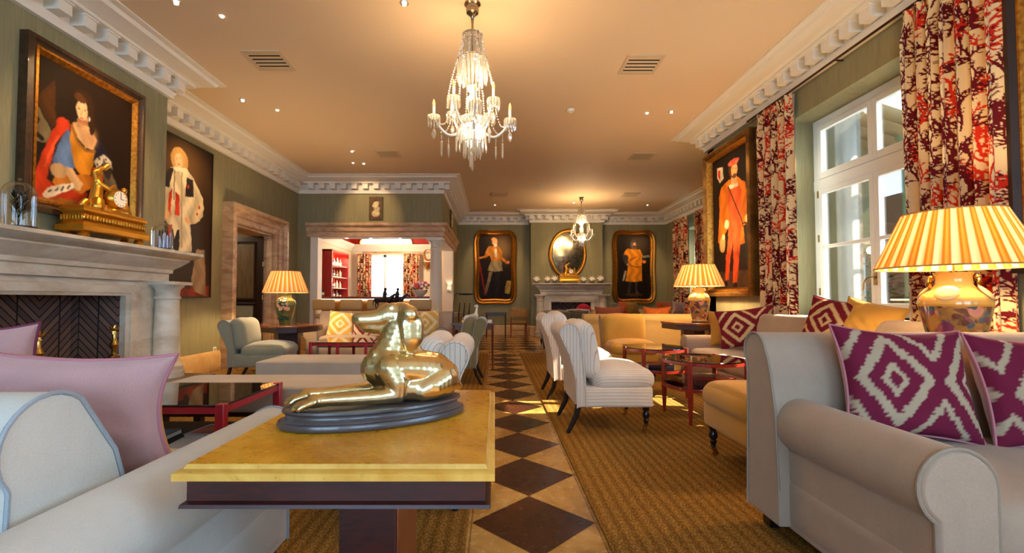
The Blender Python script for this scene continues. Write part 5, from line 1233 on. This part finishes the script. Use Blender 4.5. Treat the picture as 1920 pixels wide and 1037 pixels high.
# ================================================================= CORAL CURTAINS
def coral_raster(W, Hh, cell, seed, dens=1.0):
    rr = random.Random(seed); nx, ny = int(W/cell), int(Hh/cell); G = np.zeros((nx, ny), np.int8)
    def stamp(x0, y0, x1, y1, w_, col):
        n = max(1, int(math.hypot(x1-x0, y1-y0)/(cell*.8)))
        for i in range(n+1):
            x = x0+(x1-x0)*i/n; y = y0+(y1-y0)*i/n; r = w_/cell; a, b = x/cell, y/cell; R0 = int(r)+1
            for p in range(int(a)-R0, int(a)+R0+1):
                for q in range(int(b)-R0, int(b)+R0+1):
                    if 0 <= q < ny and (p-a)**2+(q-b)**2 <= r*r+.3: G[p % nx, q] = col
    def br(x, y, a, L, w_, d, col):
        if d == 0 or L < .012: return
        for _ in range(3):
            a += rr.uniform(-.28, .28); x1 = x+math.cos(a)*L/3; y1 = y+math.sin(a)*L/3; stamp(x, y, x1, y1, w_, col); x, y = x1, y1
            if rr.random() < .75:
                s = rr.choice((-1, 1)); br(x, y, a+s*rr.uniform(.5, 1.1), L*.5, w_*.72, d-1, col)
        for s in (-1, 1): br(x, y, a+s*rr.uniform(.25, .6), L*.72, w_*.82, d-1, col)
    k = 0
    for row in range(int(Hh/.24)+1):
        for c in range(max(1, int(W/.185))):
            x = (c+.5*(row % 2))*.185+rr.uniform(-.03,.03); y = row*.24-.1+rr.uniform(-.04,.04)
            col = 2 if (c % 4 == 1 and rr.random() < .6) or rr.random() < .08 else 1
            br(x, y, PI/2+rr.uniform(-.25,.25), .145, .0074, 4, col)
    return G
CORAL = coral_raster(2.08, 3.5, .0055, 4)
PALC = np.array([lin((226,196,148)), lin((92,18,26)), lin((196,44,24))])
CURT = vcmat('coral_linen', .85, 500, .1); LINING = plain('white_lining', (236,234,228), .9)
def curtain(label, p0, p1, z0, z1, folds, amp, flat, lining=None, cell=.0075, group=None, phase=0.0):
    p0, p1 = Vector(p0), Vector(p1); d = (p1-p0); L = d.length; d.normalize(); n = Vector((d.y, -d.x)); mid = (p0+p1)/2
    t = thing('curtain', label, 'curtain', (mid.x, mid.y, z0), 0, group)
    nu, nv = int(flat/cell), int((z1-z0)/cell/1.2)
    u = np.linspace(0, 1, nu)[:, None]; v = np.linspace(0, 1, nv)[None, :]
    env = np.clip((1-v)*14, .45, 1)*(1+.15*np.sin(v*5+u*3))
    ph = 2*PI*folds*u+phase+.35*np.sin(v*3+u*7)
    off = amp*env*(np.sin(ph)+.25*np.sin(2.3*ph+1)); al = (u-.5)*L+amp*.45*env*np.sin(2*ph)
    al = al*(1-.03*np.clip((v-.95)*20, 0, 1))
    hdr = np.clip((v-.965)/.035, 0, 1)
    off = off + .012*hdr*np.sin(2*PI*folds*3*u)
    X = p0.x-mid.x+d.x*(al+L/2)+n.x*off; Y = p0.y-mid.y+d.y*(al+L/2)+n.y*off; Z = np.broadcast_to(v*(z1-z0), X.shape)
    iu = (np.broadcast_to(u*flat, X.shape)/.0055).astype(int) % CORAL.shape[0]; iv = np.clip((np.broadcast_to(v*(z1-z0), X.shape)/.0055).astype(int), 0, CORAL.shape[1]-1)
    C = PALC[CORAL[iu, iv]].reshape(-1, 3)
    mb = MB(); mb.v = list(zip(X.ravel().tolist(), Y.ravel().tolist(), Z.ravel().tolist())); mb.f = [(i*nv+j, (i+1)*nv+j, (i+1)*nv+j+1, i*nv+j+1) for i in range(nu-1) for j in range(nv-1)]
    mb.build('drape', CURT, t, cols=C, smooth=80)
    # white lining on the wall side
    k = 6; uu = np.arange(0, nu, k); vv = np.arange(0, nv, k*3); vv = np.append(vv, nv-1) if vv[-1] != nv-1 else vv; uu = np.append(uu, nu-1) if uu[-1] != nu-1 else uu
    mb = MB(); a, b = len(uu), len(vv)
    e = -.02+.0*np.linspace(0, 1, a)[:, None]
    ol = amp*1.25+amp*.25*np.sin(2*PI*folds*uu/nu)[:, None]+0*X[np.ix_(uu, vv)]; al2 = (uu/nu-.5)[:, None]*L*1.0+0*ol-e; Xs = p0.x-mid.x+d.x*(al2+L/2)+n.x*ol; Ys = p0.y-mid.y+d.y*(al2+L/2)+n.y*ol
    mb.v = list(zip(Xs.ravel().tolist(), Ys.ravel().tolist(), Z[np.ix_(uu, vv)].ravel().tolist())); mb.f = [(i*b+j, (i+1)*b+j, (i+1)*b+j+1, i*b+j+1) for i in range(a-1) for j in range(b-1)]
    mb.build('lining', LINING, t, smooth=80)
    return t
XC = 3.31
ya, yb = onX(1893, 300, XC)[0], onX(1700, 300, XC)[0]
curtain('tall coral-patterned curtain at the near side of the window', (XC, ya), (XC, yb), .03, 3.42, 7, .04, 2.05, cell=.0056)
ya, yb = onX(1487, 300, XC)[0], onX(1420, 300, XC)[0]
curtain('coral-patterned curtain at the far side of the window, beside the portrait', (XC, ya), (XC, yb), .03, 3.42, 5, .036, 1.35, phase=1)
mb = MB().tube([(XC, 2.6, 3.435), (XC, 5.9, 3.435)], .012, 10); rod = mb.build('curtain_rod', plain('bronze_rod', (70,50,34), .35, 1)); tag(rod, 'thin bronze curtain rod over the near window', 'curtain rod')
for y in (4.37,): mb = MB().tube([(0,0,0),(.10,0,0),(.16,0,0)], [.008,.008,.022], 8); o = mb.build('bracket', plain('bronze_rod',(0,0,0)), rod); o.location = (XC, y, 3.435)
for i, (a, b) in enumerate(((1308, 1330), (1266, 1291))):
    y0, y1 = onX(b, 480, 5.25)[0], onX(a, 480, 5.25)[0]
    curtain(('coral curtain at the near side of the far right window', 'coral curtain at the far side of the far right window')[i], (5.22, y0), (5.22, min(y1, 14.0)), .03, 3.4, 5, .05, 1.2, cell=.014)
for i, (a, b) in enumerate(((669, 696), (756, 786))):
    x0, x1 = onY(a, 510, 13.5)[0], onY(b, 510, 13.5)[0]
    curtain(('maroon coral curtain at the left of the bar window', 'maroon coral curtain at the right of the bar window')[i], (x1, 13.55), (x0, 13.55), .9, 2.47, 5, .035, 1.0, cell=.014)
# ================================================================= BAR
BURL = stone('burl_wood', (170,120,58), (112,70,30), vs=9, rough=.35)
t = thing('bar_counter', 'burl wood bar counter with a glowing strip under its top', 'counter', (-2.85, 10.78, 0))
MB().box(-1.30,1.33,-.12,.14,0,1.10).build('counter_front', BURL, t); MB().box(-1.34,1.36,-.20,.20,1.12,1.175).build('counter_top', MAHOL, t, bevel=.006)
MB().box(-1.28,1.31,-.142,-.121,1.085,1.115).build('led_strip', plain('led_strip', (255,230,180), .5, emit=(1,.72,.35,14)), t)
# back shelves with bottles
t = thing('bar_shelf_unit', 'red lacquered bottle cabinet with lit orange shelves on the bar wall', 'shelf unit', (-4.15, 11.64, 0))
MB().box(-.20,.20,-.64,-.60,0,2.33).build('side_panel', RED, t); MB().box(-.20,.20,.60,.64,0,2.33).build('side_panel', RED, t); MB().box(-.20,.20,-.64,.64,2.29,2.33).build('cabinet_top', RED, t)
MB().box(-.20,-.17,-.6,.6,0,2.29).build('back_panel', plain('orange_panel', (226,86,40), .5), t)  # back panel in plain orange
shz = [1.12,1.40,1.68,1.97]
for z in shz: MB().box(-.17,.17,-.6,.6,z-.015,z).build('shelf', plain('pale_shelf', (236,210,180), .3), t)
MB().box(-.2,.2,-.6,.6,.95,1.0).build('lower_cabinet_top', RED, t)
light('shelf_light', 'AREA', (.16, 0, 2.2), 14, (1,.8,.6), t, rot=(0,R(30),0), sx=.1, sy=1.1); light('shelf_light', 'POINT', (.35, -.1, 1.6), 8, (1,.75,.5), t, .05)
bt = [plain('bottle_green', (40,80,40), .1, coat=.5), plain('bottle_clear', (220,224,226), .1, coat=.5), plain('bottle_amber', (150,80,30), .1, coat=.5), plain('bottle_dark', (30,30,50), .1, coat=.5), plain('bottle_label_white', (236,232,220), .4)]
protos = []
words = ['green','clear','amber','dark','white']; rows = ['bottom','second','third','top']
for i, z in enumerate(shz):
    for j in range(5):
        k = (i*3+j*2) % 5
        lab = '%s glass bottle, %s from the near end on the %s bar shelf' % (words[k], ['first','second','third','fourth','fifth'][j], rows[i]); hh = 1-.08*((i+j) % 3)
        pos = (-4.15+.02, 11.16+j*.24, z)
        if len(protos) <= k or protos[k] is None:
            while len(protos) <= k: protos.append(None)
            b = thing('bottle', lab, 'bottle', pos, 0, 'bottles on the lit bar shelves'); MB().lathe([(.001,0),(.036,0),(.036,.14),(.014,.18),(.013,.225),(.001,.225)], 14).build('bottle_glass', bt[k], b); MB().lathe([(.0365,.04),(.0368,.04),(.0368,.11),(.0365,.11)], 14).build('bottle_label', bt[4], b)
            protos[k] = b
        else: b = dup(protos[k], pos, label=lab)
        b.scale = (hh, hh, hh)
for nm, x, lab in (('bottle', -4.08, 'dark bottle standing at the left end of the bar counter'),):
    b = dup(protos[3], (x, 10.78, 1.175), label=lab, group=None)
# lunette panel
cx, cz = -3.28, 2.70
pts = [(cx-.80,cz)]+[(cx+.80*math.cos(a), cz+.42*math.sin(a)**.6) for a in [PI-i*PI/24 for i in range(1,24)]]+[(cx+.80,cz)]
t = thing('lunette', 'backlit arched cream panel with faint sketch lines above the bar window', 'light panel', (0,0,0))
MB().prism(pts, 13.70, 13.735).build('lit_panel', plain('backlit_panel', (255,236,180), .5, emit=(1,.80,.45,1.9)), t)
MB().tube([(x, 13.69, z) for x, z in pts], .018, 6).build('frame', GILT, t)
mb = MB()
for x in (-.28,-.22,-.18,-.1,.05,.22,.3): mb.box(cx+x-.006, cx+x+.006, 13.695, 13.70, cz+.16, cz+.33)
mb.build('drawing', plain('sketch_line', (150,130,90), .8), t)
# bar chairs
def bar_chair(label, x, y, rz=0):
    t = thing('bar_chair', label, 'chair', (x, y, 0), rz, 'tan chairs at the bar'); UP = plain('tan_leatherette', (176,146,96), .6); FRM = plain('blond_wood', (168,124,70), .4)
    MB().puff((0,0,.76), (.44,.42,.09), .04, (0,0,.015), 8).build('seat', UP, t); MB().puff((0,-.22,1.0), (.46,.06,.22), .03, (0,.01,0), 8).build('backrest', UP, t)
    for sx in (-1,1):
        MB().tube([(sx*.2,-.22,1.0),(sx*.2,-.2,.7),(sx*.22,-.24,0)], .016, 8).build('leg', FRM, t); MB().tube([(sx*.2,.18,.72),(sx*.22,.22,0)], .016, 8).build('leg', FRM, t)
    mb = MB().tube([(-.21,-.23,.3),(.21,-.23,.3)], .01, 6); mb.tube([(-.21,.21,.3),(.21,.21,.3)], .01, 6); mb.build('footrest', FRM, t)
    return t
c0 = None
for px, lab in ((611, 'tan bar chair at the left end of the bar'), (662, 'tan bar chair second from the left at the bar'), (712, 'tan bar chair behind the horse bronze'), (790, 'tan bar chair next to the white column')):
    x, _ = onY(px, 580, 9.5)
    if c0 is None: c0 = bar_chair(lab, x, 9.6)
    else: dup(c0, (x, 9.6, 0), label=lab)
# flowers on the counter
x, _ = onY(789, 545, 10.9)
t = thing('flower_bowl', 'white bowl of pink and white flowers on the right end of the bar counter', 'flowers', (x, 10.8, 1.175))
MB().lathe([(.001,0),(.07,0),(.09,.02),(.15,.08),(.18,.15),(.17,.15),(.13,.08),(.001,.03)], 28).build('bowl', plain('pale_ceramic', (206,204,190), .3), t)
rr = random.Random(12)
mb = MB()
for k in range(70):
    a = rr.random()*6.28; e = rr.random()*1.4; r_ = .2; c = Vector((r_*math.cos(a)*math.cos(e), r_*math.sin(a)*math.cos(e)*.9, .16+.17*math.sin(e)-.04)); b_ = rr.random()*6.28; q = Vector((math.cos(b_), math.sin(b_), .5)).normalized()*.07
    mb.tube([c, c+q*.5, c+q], [.003,.022,.002], 5, flat=.3)
mb.build('foliage', plain('leaf_dark_green', (50,96,44), .5, var=.4), t)
for nm, col in (('pink_bloom', (214,70,100)), ('white_bloom', (240,220,210)), ('coral_bloom', (226,120,100))):
    for k in range(9):
        mb = MB()
        a = rr.random()*6.28; e = rr.uniform(.2,1.5); r_ = .24; c = (r_*math.cos(a)*math.cos(e), r_*math.sin(a)*math.cos(e), .16+.19*math.sin(e))
        for j in range(5): q = j*2*PI/5; mb.ball((c[0]+.02*math.cos(q), c[1]-.01, c[2]+.02*math.sin(q)), (.02,.014,.02), 7, 5)
        mb.build(nm, plain('petal_'+nm, col, .6), t)
# gilt wall ornament by the column
x, z = onY(802, 490, 13.65)
t = thing('wall_ornament', 'gilt ring and foliage ornament on the bar back wall beside the column', 'ornament', (x, 13.70, z-.35))
MB().tube([(.13*math.cos(a), 0, .55+.16*math.sin(a)) for a in [2*PI*i/20 for i in range(20)]], .02, 8, closed=True).build('ring', GOLD, t)
mb = MB()
for k in range(12): a = -PI/2+(k-5.5)*.3; mb.tube([(0,-.02,.32),(.12*math.cos(a),-.05,.32+.14*math.sin(a)),(.2*math.cos(a),-.03,.30+.26*math.sin(a))], [.01,.03,.004], 6, flat=.4)
mb.build('leaves', GOLD, t)
# sconce in the passage
x, z = onX(846, 548, -1.5); t = thing('wall_sconce', 'small lit cream wall sconce beyond the bar column', 'sconce', (-1.30, 12.98, 1.35))
MB().lathe([(.07,0),(.05,.18),(.048,.18),(.068,0)], 20).build('sconce_shade', SHADE, t, cols=np.full((80,3), .8)); MB().tube([(0,.0,.05),(0,.02,-.04),(0,.03,-.06)], .008, 6).build('bracket', BRASS, t)
light('sconce_light', 'POINT', (0, -.02, .09), 5, (1,.66,.35), t, .02)
# ================================================================= FAR FURNITURE AND SMALL THINGS
def plain_table(label, x, y, w_, d, h, mat, th=.03, z0=0, lt=.02, nm='desk'):
    t = thing(nm, label, 'table', (x, y, z0)); MB().box(-w_/2,w_/2,-d/2,d/2,h-th,h).build('table_top', mat, t, bevel=.003); MB().box(-w_/2+.03,w_/2-.03,-d/2+.03,d/2-.03,h-th-.07,h-th).build('apron', mat, t)
    for sx in (-1,1):
        for sy in (-1,1): MB().tube([(sx*(w_/2-.04), sy*(d/2-.04), h-th),(sx*(w_/2-.035), sy*(d/2-.035), 0)], [lt, lt*.7], 8).build('leg', mat, t)
    return t
DT = wood('dark_walnut', (70,42,26), (42,24,16), .35, (3,14,3))
x0, _ = onY(848, 605, 7.3); x1, _ = onY(928, 605, 7.3)
plain_table('small dark desk with a white dog figurine on it, left of the stone path', (x0+x1)/2, 7.35, x1-x0, .5, .73, wood('rosewood', (120,66,44), (80,40,28), .3, (3,14,3)), z0=0)
t = thing('dog_figurine', 'white porcelain seated hound figurine on the small desk', 'figurine', ((x0+x1)/2-.02, 7.35, .73))
MB().box(-.17,.13,-.09,.09,0,.045).build('base', plain('ivory_base', (226,196,120), .4), t, bevel=.006)
blob([[(-.10,0,.085,.035),(-.02,0,.10,.035),(.05,0,.12,.036)],[(.05,0,.13,.03),(.065,0,.20,.02),(.07,0,.25,.018)],[(.07,0,.27,.022),(.045,0,.268,.014),(.03,0,.262,.009)],[(.075,0,.13,.02),(.085,0,.06,.013)],[(-.12,0,.07,.03),(-.08,-.03,.06,.016),(-.04,-.04,.055,.012)],[(.06,.02,.12,.02),(.06,.03,.06,.012)],[(.085,.012,.28,.008),(.09,.016,.25,.008)],[(-.13,0,.07,.012),(-.16,.02,.06,.008)]], .006, 'body', plain('white_porcelain', (240,232,214), .3, coat=.4), t, 2)
book('pale boxed book on a dark one at the right of the small desk', ((x0+x1)/2+.22, 7.33, .73), 0, .15, .16, .05, plain('pale_slipcase', (206,204,190), .5))
# console with the horse and riders bronze
plain_table('narrow console table behind the far sofa carrying the horse bronze', -2.02, 8.75, 1.1, .35, .87, DT, nm='console_table')
BRZ = plain('dark_bronze_patina', (44,38,44), .3, .7)
t = thing('horse_bronze', 'dark bronze of two riders on walking horses on the console behind the far sofa', 'statue', (-1.98, 8.75, .87)); t.scale = (1.12,1.12,1.12); MB().box(-.33,.33,-.08,.08,0,.03).build('plinth', BRZ, t, bevel=.005)
for k, (ox, oy) in enumerate(((-.10,-.03), (.10,.03))):
    ch = [[(ox-.16,oy,.20,.045),(ox-.05,oy,.205,.045),(ox+.05,oy,.20,.047)],[(ox+.06,oy,.21,.035),(ox+.12,oy,.27,.025),(ox+.15,oy,.29,.02)],[(ox+.15,oy,.295,.02),(ox+.19,oy,.27,.013),(ox+.205,oy,.26,.011)],[(ox+.14,oy+.01,.30,.006),(ox+.14,oy+.01,.325,.004)],
          [(ox-.19,oy,.21,.012),(ox-.215,oy,.16,.010),(ox-.215,oy,.10,.006)]]
    for (lx, kx, fx) in ((.05,.07,.06),(.05,.03,.05),(-.15,-.17,-.15),(-.15,-.13,-.16)):
        ch.append([(ox+lx,oy+(.02 if kx > lx else -.02),.18,.02),(ox+kx,oy+(.02 if kx > lx else -.02),.11,.011),(ox+fx,oy+(.02 if kx > lx else -.02),.04,.009)])
    blob(ch, .008, 'horse', BRZ, t, 1)
    blob([[(ox-.02,oy,.25,.034),(ox-.015,oy,.31,.036),(ox-.01,oy,.35,.018)],[(ox-.005,oy,.385,.026)],[(ox-.01,oy-.02,.33,.011),(ox+.03,oy-.03,.29,.009),(ox+.07,oy-.01,.28,.008)],[(ox-.01,oy-.03,.25,.016),(ox+.03,oy-.055,.20,.013),(ox+.01,oy-.055,.14,.010)],[(ox-.01,oy+.03,.25,.016),(ox+.03,oy+.055,.20,.013),(ox+.01,oy+.055,.14,.010)]], .007, 'rider', BRZ, t, 1)
# reading floor lamp
x, _ = onY(847, 600, 8.2)
t = thing('floor_lamp', 'thin black reading floor lamp near the bar corner', 'lamp', (x, 8.3, 0))
BK = plain('black_metal', (24,22,22), .4, .6)
MB().lathe([(.001,0),(.12,0),(.12,.012),(.001,.018)], 28).build('base', BK, t); MB().tube([(0,0,.01),(.02,0,1.0),(.04,0,1.18),(.07,0,1.21),(.13,0,1.215)], .006, 8).build('pole', BK, t)
MB().puff((.25,0,1.20), (.26,.09,.02), .01, (0,0,.008), 6).build('lamp_head', BK, t)
# black slatted chair, console, cane chair
x, _ = onY(871, 590, 10.6)
t = thing('dining_chair', 'dark chair with three curved back splats near the bar corner', 'chair', (x, 10.6, 0), .2)
MB().puff((0,0,.45), (.44,.44,.05), .02, k=6).build('seat', DT, t)
for k in (-1,0,1): MB().tube([(k*.12,.2,.45),(k*.12+.01,.23,.75),(k*.12+.04,.27,1.02)], [.018,.02,.014], 6).build('back_splat', DT, t)
for sx in (-1,1):
    for sy in (-1,1): MB().tube([(sx*.19, sy*.19, .44),(sx*.2, sy*.2, 0)], .016, 8).build('leg', DT, t)
plain_table('light wooden side table beneath the reading lamp', onY(846,588,11.5)[0], 11.5, .5, .5, .78, plain('blond_wood',(0,0,0)))
x0, _ = onY(910, 590, 13.6); x1, _ = onY(950, 590, 13.6)
plain_table('dark console table under the far left portrait', (x0+x1)/2, 13.6, x1-x0, .4, .72, DT, nm='console_table')
x, _ = onY(972, 600, 13.3)
t = thing('side_chair', 'wooden chair with a tan upholstered back left of the far fireplace', 'chair', (x, 13.3, 0), PI)
CN = plain('ochre_cane', (176,128,54), .6, var=.2, vs=30)
MB().puff((0,0,.45), (.46,.44,.06), .02, k=6).build('seat', CN, t); MB().puff((0,.2,.72), (.48,.04,.30), .02, (0,.01,0), 6).build('backrest', CN, t)
for sx in (-1,1): MB().tube([(sx*.22,.2,.84),(sx*.22,.2,.4),(sx*.23,.22,0)], .018, 8).build('leg', MAHOL, t); MB().tube([(sx*.21,-.19,.44),(sx*.21,-.2,0)], .018, 8).build('leg', MAHOL, t)
MB().tube([(-.22,-.19,.2),(.22,-.19,.2)], .01, 6).build('stretcher', MAHOL, t)
# dark round table with dish of red flowers
x, _ = onY(1088, 590, 11.6)
t = thing('pedestal_table', 'dark round pedestal table before the far fireplace', 'table', (x, 11.6, 0))
MB().lathe([(.001,.69),(.56,.69),(.58,.70),(.58,.72),(.001,.725)], 48).build('table_top', DT, t); MB().lathe([(.001,0),(.28,0),(.28,.03),(.08,.07),(.06,.3),(.09,.5),(.05,.69),(.001,.69)], 28).build('pedestal', DT, t)
t = thing('flower_dish', 'bright red ball of flowers in a pale dish on the far round table', 'flowers', (x+.06, 11.5, .725)); MB().lathe([(.001,0),(.06,0),(.06,.02),(.2,.07),(.29,.09),(.28,.095),(.001,.04)], 32).build('dish', plain('pale_dish', (190,206,206), .2), t)
mb = MB(); rr = random.Random(2)
for k in range(120):
    a = k*2.39996; e = math.asin((k+.5)/120); mb.ball((.17*math.cos(a)*math.cos(e), .17*math.sin(a)*math.cos(e), .09+.16*math.sin(e)), (.028,)*3, 7, 5)
mb.build('red_blooms', plain('red_petals', (206,12,50), .6), t)
# light wooden armchair beside it
x, _ = onY(1086, 600, 10.5)
t = thing('armchair', 'pale wooden open armchair at the far round table', 'chair', (x, 10.5, 0), PI*.9); PW = plain('pale_painted_wood', (206,190,160), .4)
MB().puff((0,0,.45), (.5,.48,.07), .03, (0,0,.01), 6).build('seat', OLIVE, t)
for sx in (-1,1):
    MB().tube([(sx*.25,.22,.88),(sx*.25,.22,.45),(sx*.26,.26,0)], .016, 8).build('leg', PW, t); MB().tube([(sx*.25,-.2,.66),(sx*.25,-.2,.0)], .016, 8).build('leg', PW, t); MB().tube([(sx*.25,.22,.67),(sx*.27,0,.68),(sx*.25,-.22,.66)], .014, 8).build('armrest', PW, t)
MB().tube([(-.25,.22,.86),(0,.24,.88),(.25,.22,.86)], .018, 8).build('top_rail', PW, t)
MB().puff((0,.2,.68), (.42,.03,.28), .015, k=6).build('back_pad', OLIVE, t)
# plates / outlets / detectors / downlights / vents
t = thing('wall_socket', 'white socket plate low on the wall between fireplace and doorway', 'socket', (-4.399, onX(403,656,-4.39)[0], .32)); MB().box(0,.008,-.04,.04,-.04,.04).build('plate', plain('white_plastic', (236,230,214), .4), t, bevel=.003); MB().lathe([(.001,0),(.022,0),(.022,.003),(.001,.003)], 16).xf(Matrix.Translation((.008,0,0)) @ Matrix.Rotation(PI/2,4,'Y')).build('socket_hole', plain('socket_grey', (150,146,138), .5), t)
def ceil_pt(px, py): d = ray(px, py); q = (CEIL-H)/d.z; return d.x*q, d.y*q
x, y = ceil_pt(505, 113); names = ['square black-slotted ceiling vent at the upper left','square black-slotted ceiling vent at the upper right','small ceiling vent left of the chandelier bottom','small ceiling vent at the right beyond the chandelier','tiny ceiling vent far left near the far cornice','tiny ceiling vent far right near the far cornice']
def vent(label, x, y):
    t = thing('ceiling_vent', label, 'vent', (x, y, CEIL), 0, 'ceiling vents'); W2, D2 = .21, .21; VP_ = plain('vent_paint', (206,184,150), .6)
    mb = MB(); mb.box(-W2,W2,-D2,-D2+.035,-.012,0); mb.box(-W2,W2,D2-.035,D2,-.012,0); mb.box(-W2,-W2+.035,-D2,D2,-.012,0); mb.box(W2-.035,W2,-D2,D2,-.012,0); mb.build('vent_frame', VP_, t)
    MB().box(-W2+.03,W2-.03,-D2+.03,D2-.03,-.003,0).build('vent_sheet', plain('vent_black', (12,10,8), .9), t)  # flat black sheet behind the slats, no opening above it
    for k in range(5): y_ = -D2+.06+k*(2*D2-.12)/4; MB().prism([(y_-.012,-.004),(y_-.006,-.004),(y_+.020,-.013),(y_+.012,-.014)], -W2+.035, W2-.035, 'x').build('slat', VP_, t)
    return t
v0 = vent(names[0], x, y)
for i, (px, py) in enumerate(((1202,121),(728,288),(1203,293),(937,365),(1181,365))):
    x, y = ceil_pt(px, py); dup(v0, (x, y, CEIL), label=names[i+1])
dl = None
for i, (px, py, lab) in enumerate(((330,3,'ceiling spotlight at the top edge, left'),(758,5,'ceiling spotlight at the top edge beside the chandelier'),(455,187,'ceiling spotlight above the doorway wall'),(660,283,'ceiling spotlight left of the pair near the bar'),(682,306,'ceiling spotlight right of the pair near the bar'),(1259,209,'ceiling spotlight at the right before the far cornice'),(925,398,'tiny ceiling spotlight before the far left portrait'),(1205,398,'tiny ceiling spotlight before the far right portrait'))):
    x, y = ceil_pt(px, py)
    if dl is None:
        dl = thing('spotlight', lab, 'spotlight', (x, y, CEIL), 0, 'recessed ceiling spotlights')
        MB().lathe([(.02,-.004),(.04,-.008),(.043,0),(.02,0)], 24).build('trim_ring', plain('spot_chrome', (206,200,190), .25, .8), dl)
        MB().lathe([(.001,-.02),(.018,-.024),(.02,-.0),(.001,0)], 20).xf(Matrix.Rotation(R(15),4,'X')).build('lens', plain('lit_lens', (255,240,220), .4, emit=(1,.86,.66,6)), dl)
        l = light('spot_beam', 'SPOT', (0,0,-.06), 70, (1,.66,.34), dl, .03, (0,0,0), angle=70)
    else: dup(dl, (x, y, CEIL), label=lab)
for px, py, lab in ((1070,206,'white smoke detector on the near ceiling right of the chandelier'),(1014,348,'small white smoke detector on the far ceiling')):
    x, y = ceil_pt(px, py); tag(MB().lathe([(.001,-.04),(.03,-.04),(.05,-.03),(.055,0),(.001,0)], 24, (0,0,0)).build('smoke_detector', plain('white_plastic',(0,0,0))), lab, 'smoke detector').location = (x, y, CEIL)
# bar soffit lights
b0 = None
for px, lab in ((650,'tiny downlight at the left in the bar beam'),(695,'tiny downlight in the middle of the bar beam'),(750,'tiny downlight at the right in the bar beam')):
    x, _ = onY(px, 445, 10.25)
    if b0 is None:
        b0 = thing('downlight', lab, 'downlight', (x, 10.25, 2.49), 0, 'downlights under the bar beam'); MB().lathe([(.001,-.006),(.03,-.006),(.032,0),(.001,0)], 20).build('lens', plain('lit_lens',(0,0,0)), b0); light('beam', 'SPOT', (0,0,-.03), 14, (1,.86,.7), b0, .02, (0,0,0), angle=100)
    else: dup(b0, (x, 10.25, 2.49), label=lab)
light('hall_fill', 'POINT', (-6.0, 7.9, 2.6), 40, (1,.8,.55), None, .1)  # added fill to brighten the open door; no fitting in the hall
light('bar_fill', 'POINT', (-2.9, 12.4, 2.45), 90, (1,.78,.5), None, .1)  # added fill that brightens the bar alcove, without a ceiling fitting
# spots placed to wash the portraits, mirror and plaque with light
for i, (x, y, z, tx, ty, tz) in enumerate(((0.0,12.9,3.72,0,14.3,2.2),(2.2,12.6,3.72,2.2,13.9,2.1),(4.35,12.9,3.72,4.35,14.3,2.2),(-2.6,4.25,3.72,-3.8,4.25,2.4),(-3.1,6.4,3.72,-4.4,6.4,2.4),(2.2,6.5,3.72,3.4,6.5,2.3),(-2.8,8.9,3.72,-2.8,10.1,3.0))):
    t = thing('picture_spotlight', ['small ceiling spotlight aimed at the far left portrait','small ceiling spotlight aimed at the oval mirror','small ceiling spotlight aimed at the far right portrait','small ceiling spotlight aimed at the lady portrait','small ceiling spotlight aimed at the white-robed portrait','small ceiling spotlight aimed at the orange-cloaked portrait','small ceiling spotlight aimed at the relief plaque'][i], 'spotlight', (x, y, CEIL))
    MB().lathe([(.001,-.012),(.014,-.012),(.022,0),(.001,0)], 16).build('lens', plain('lit_lens',(0,0,0)), t)
    light('beam', 'SPOT', (0,0,-.03), (90,80,90,100,85,85,65)[i], (1,.62,.30), t, .03, (Vector((tx,ty,tz))-Vector((x,y,z))).to_track_quat('-Z','Y').to_euler(), angle=62)
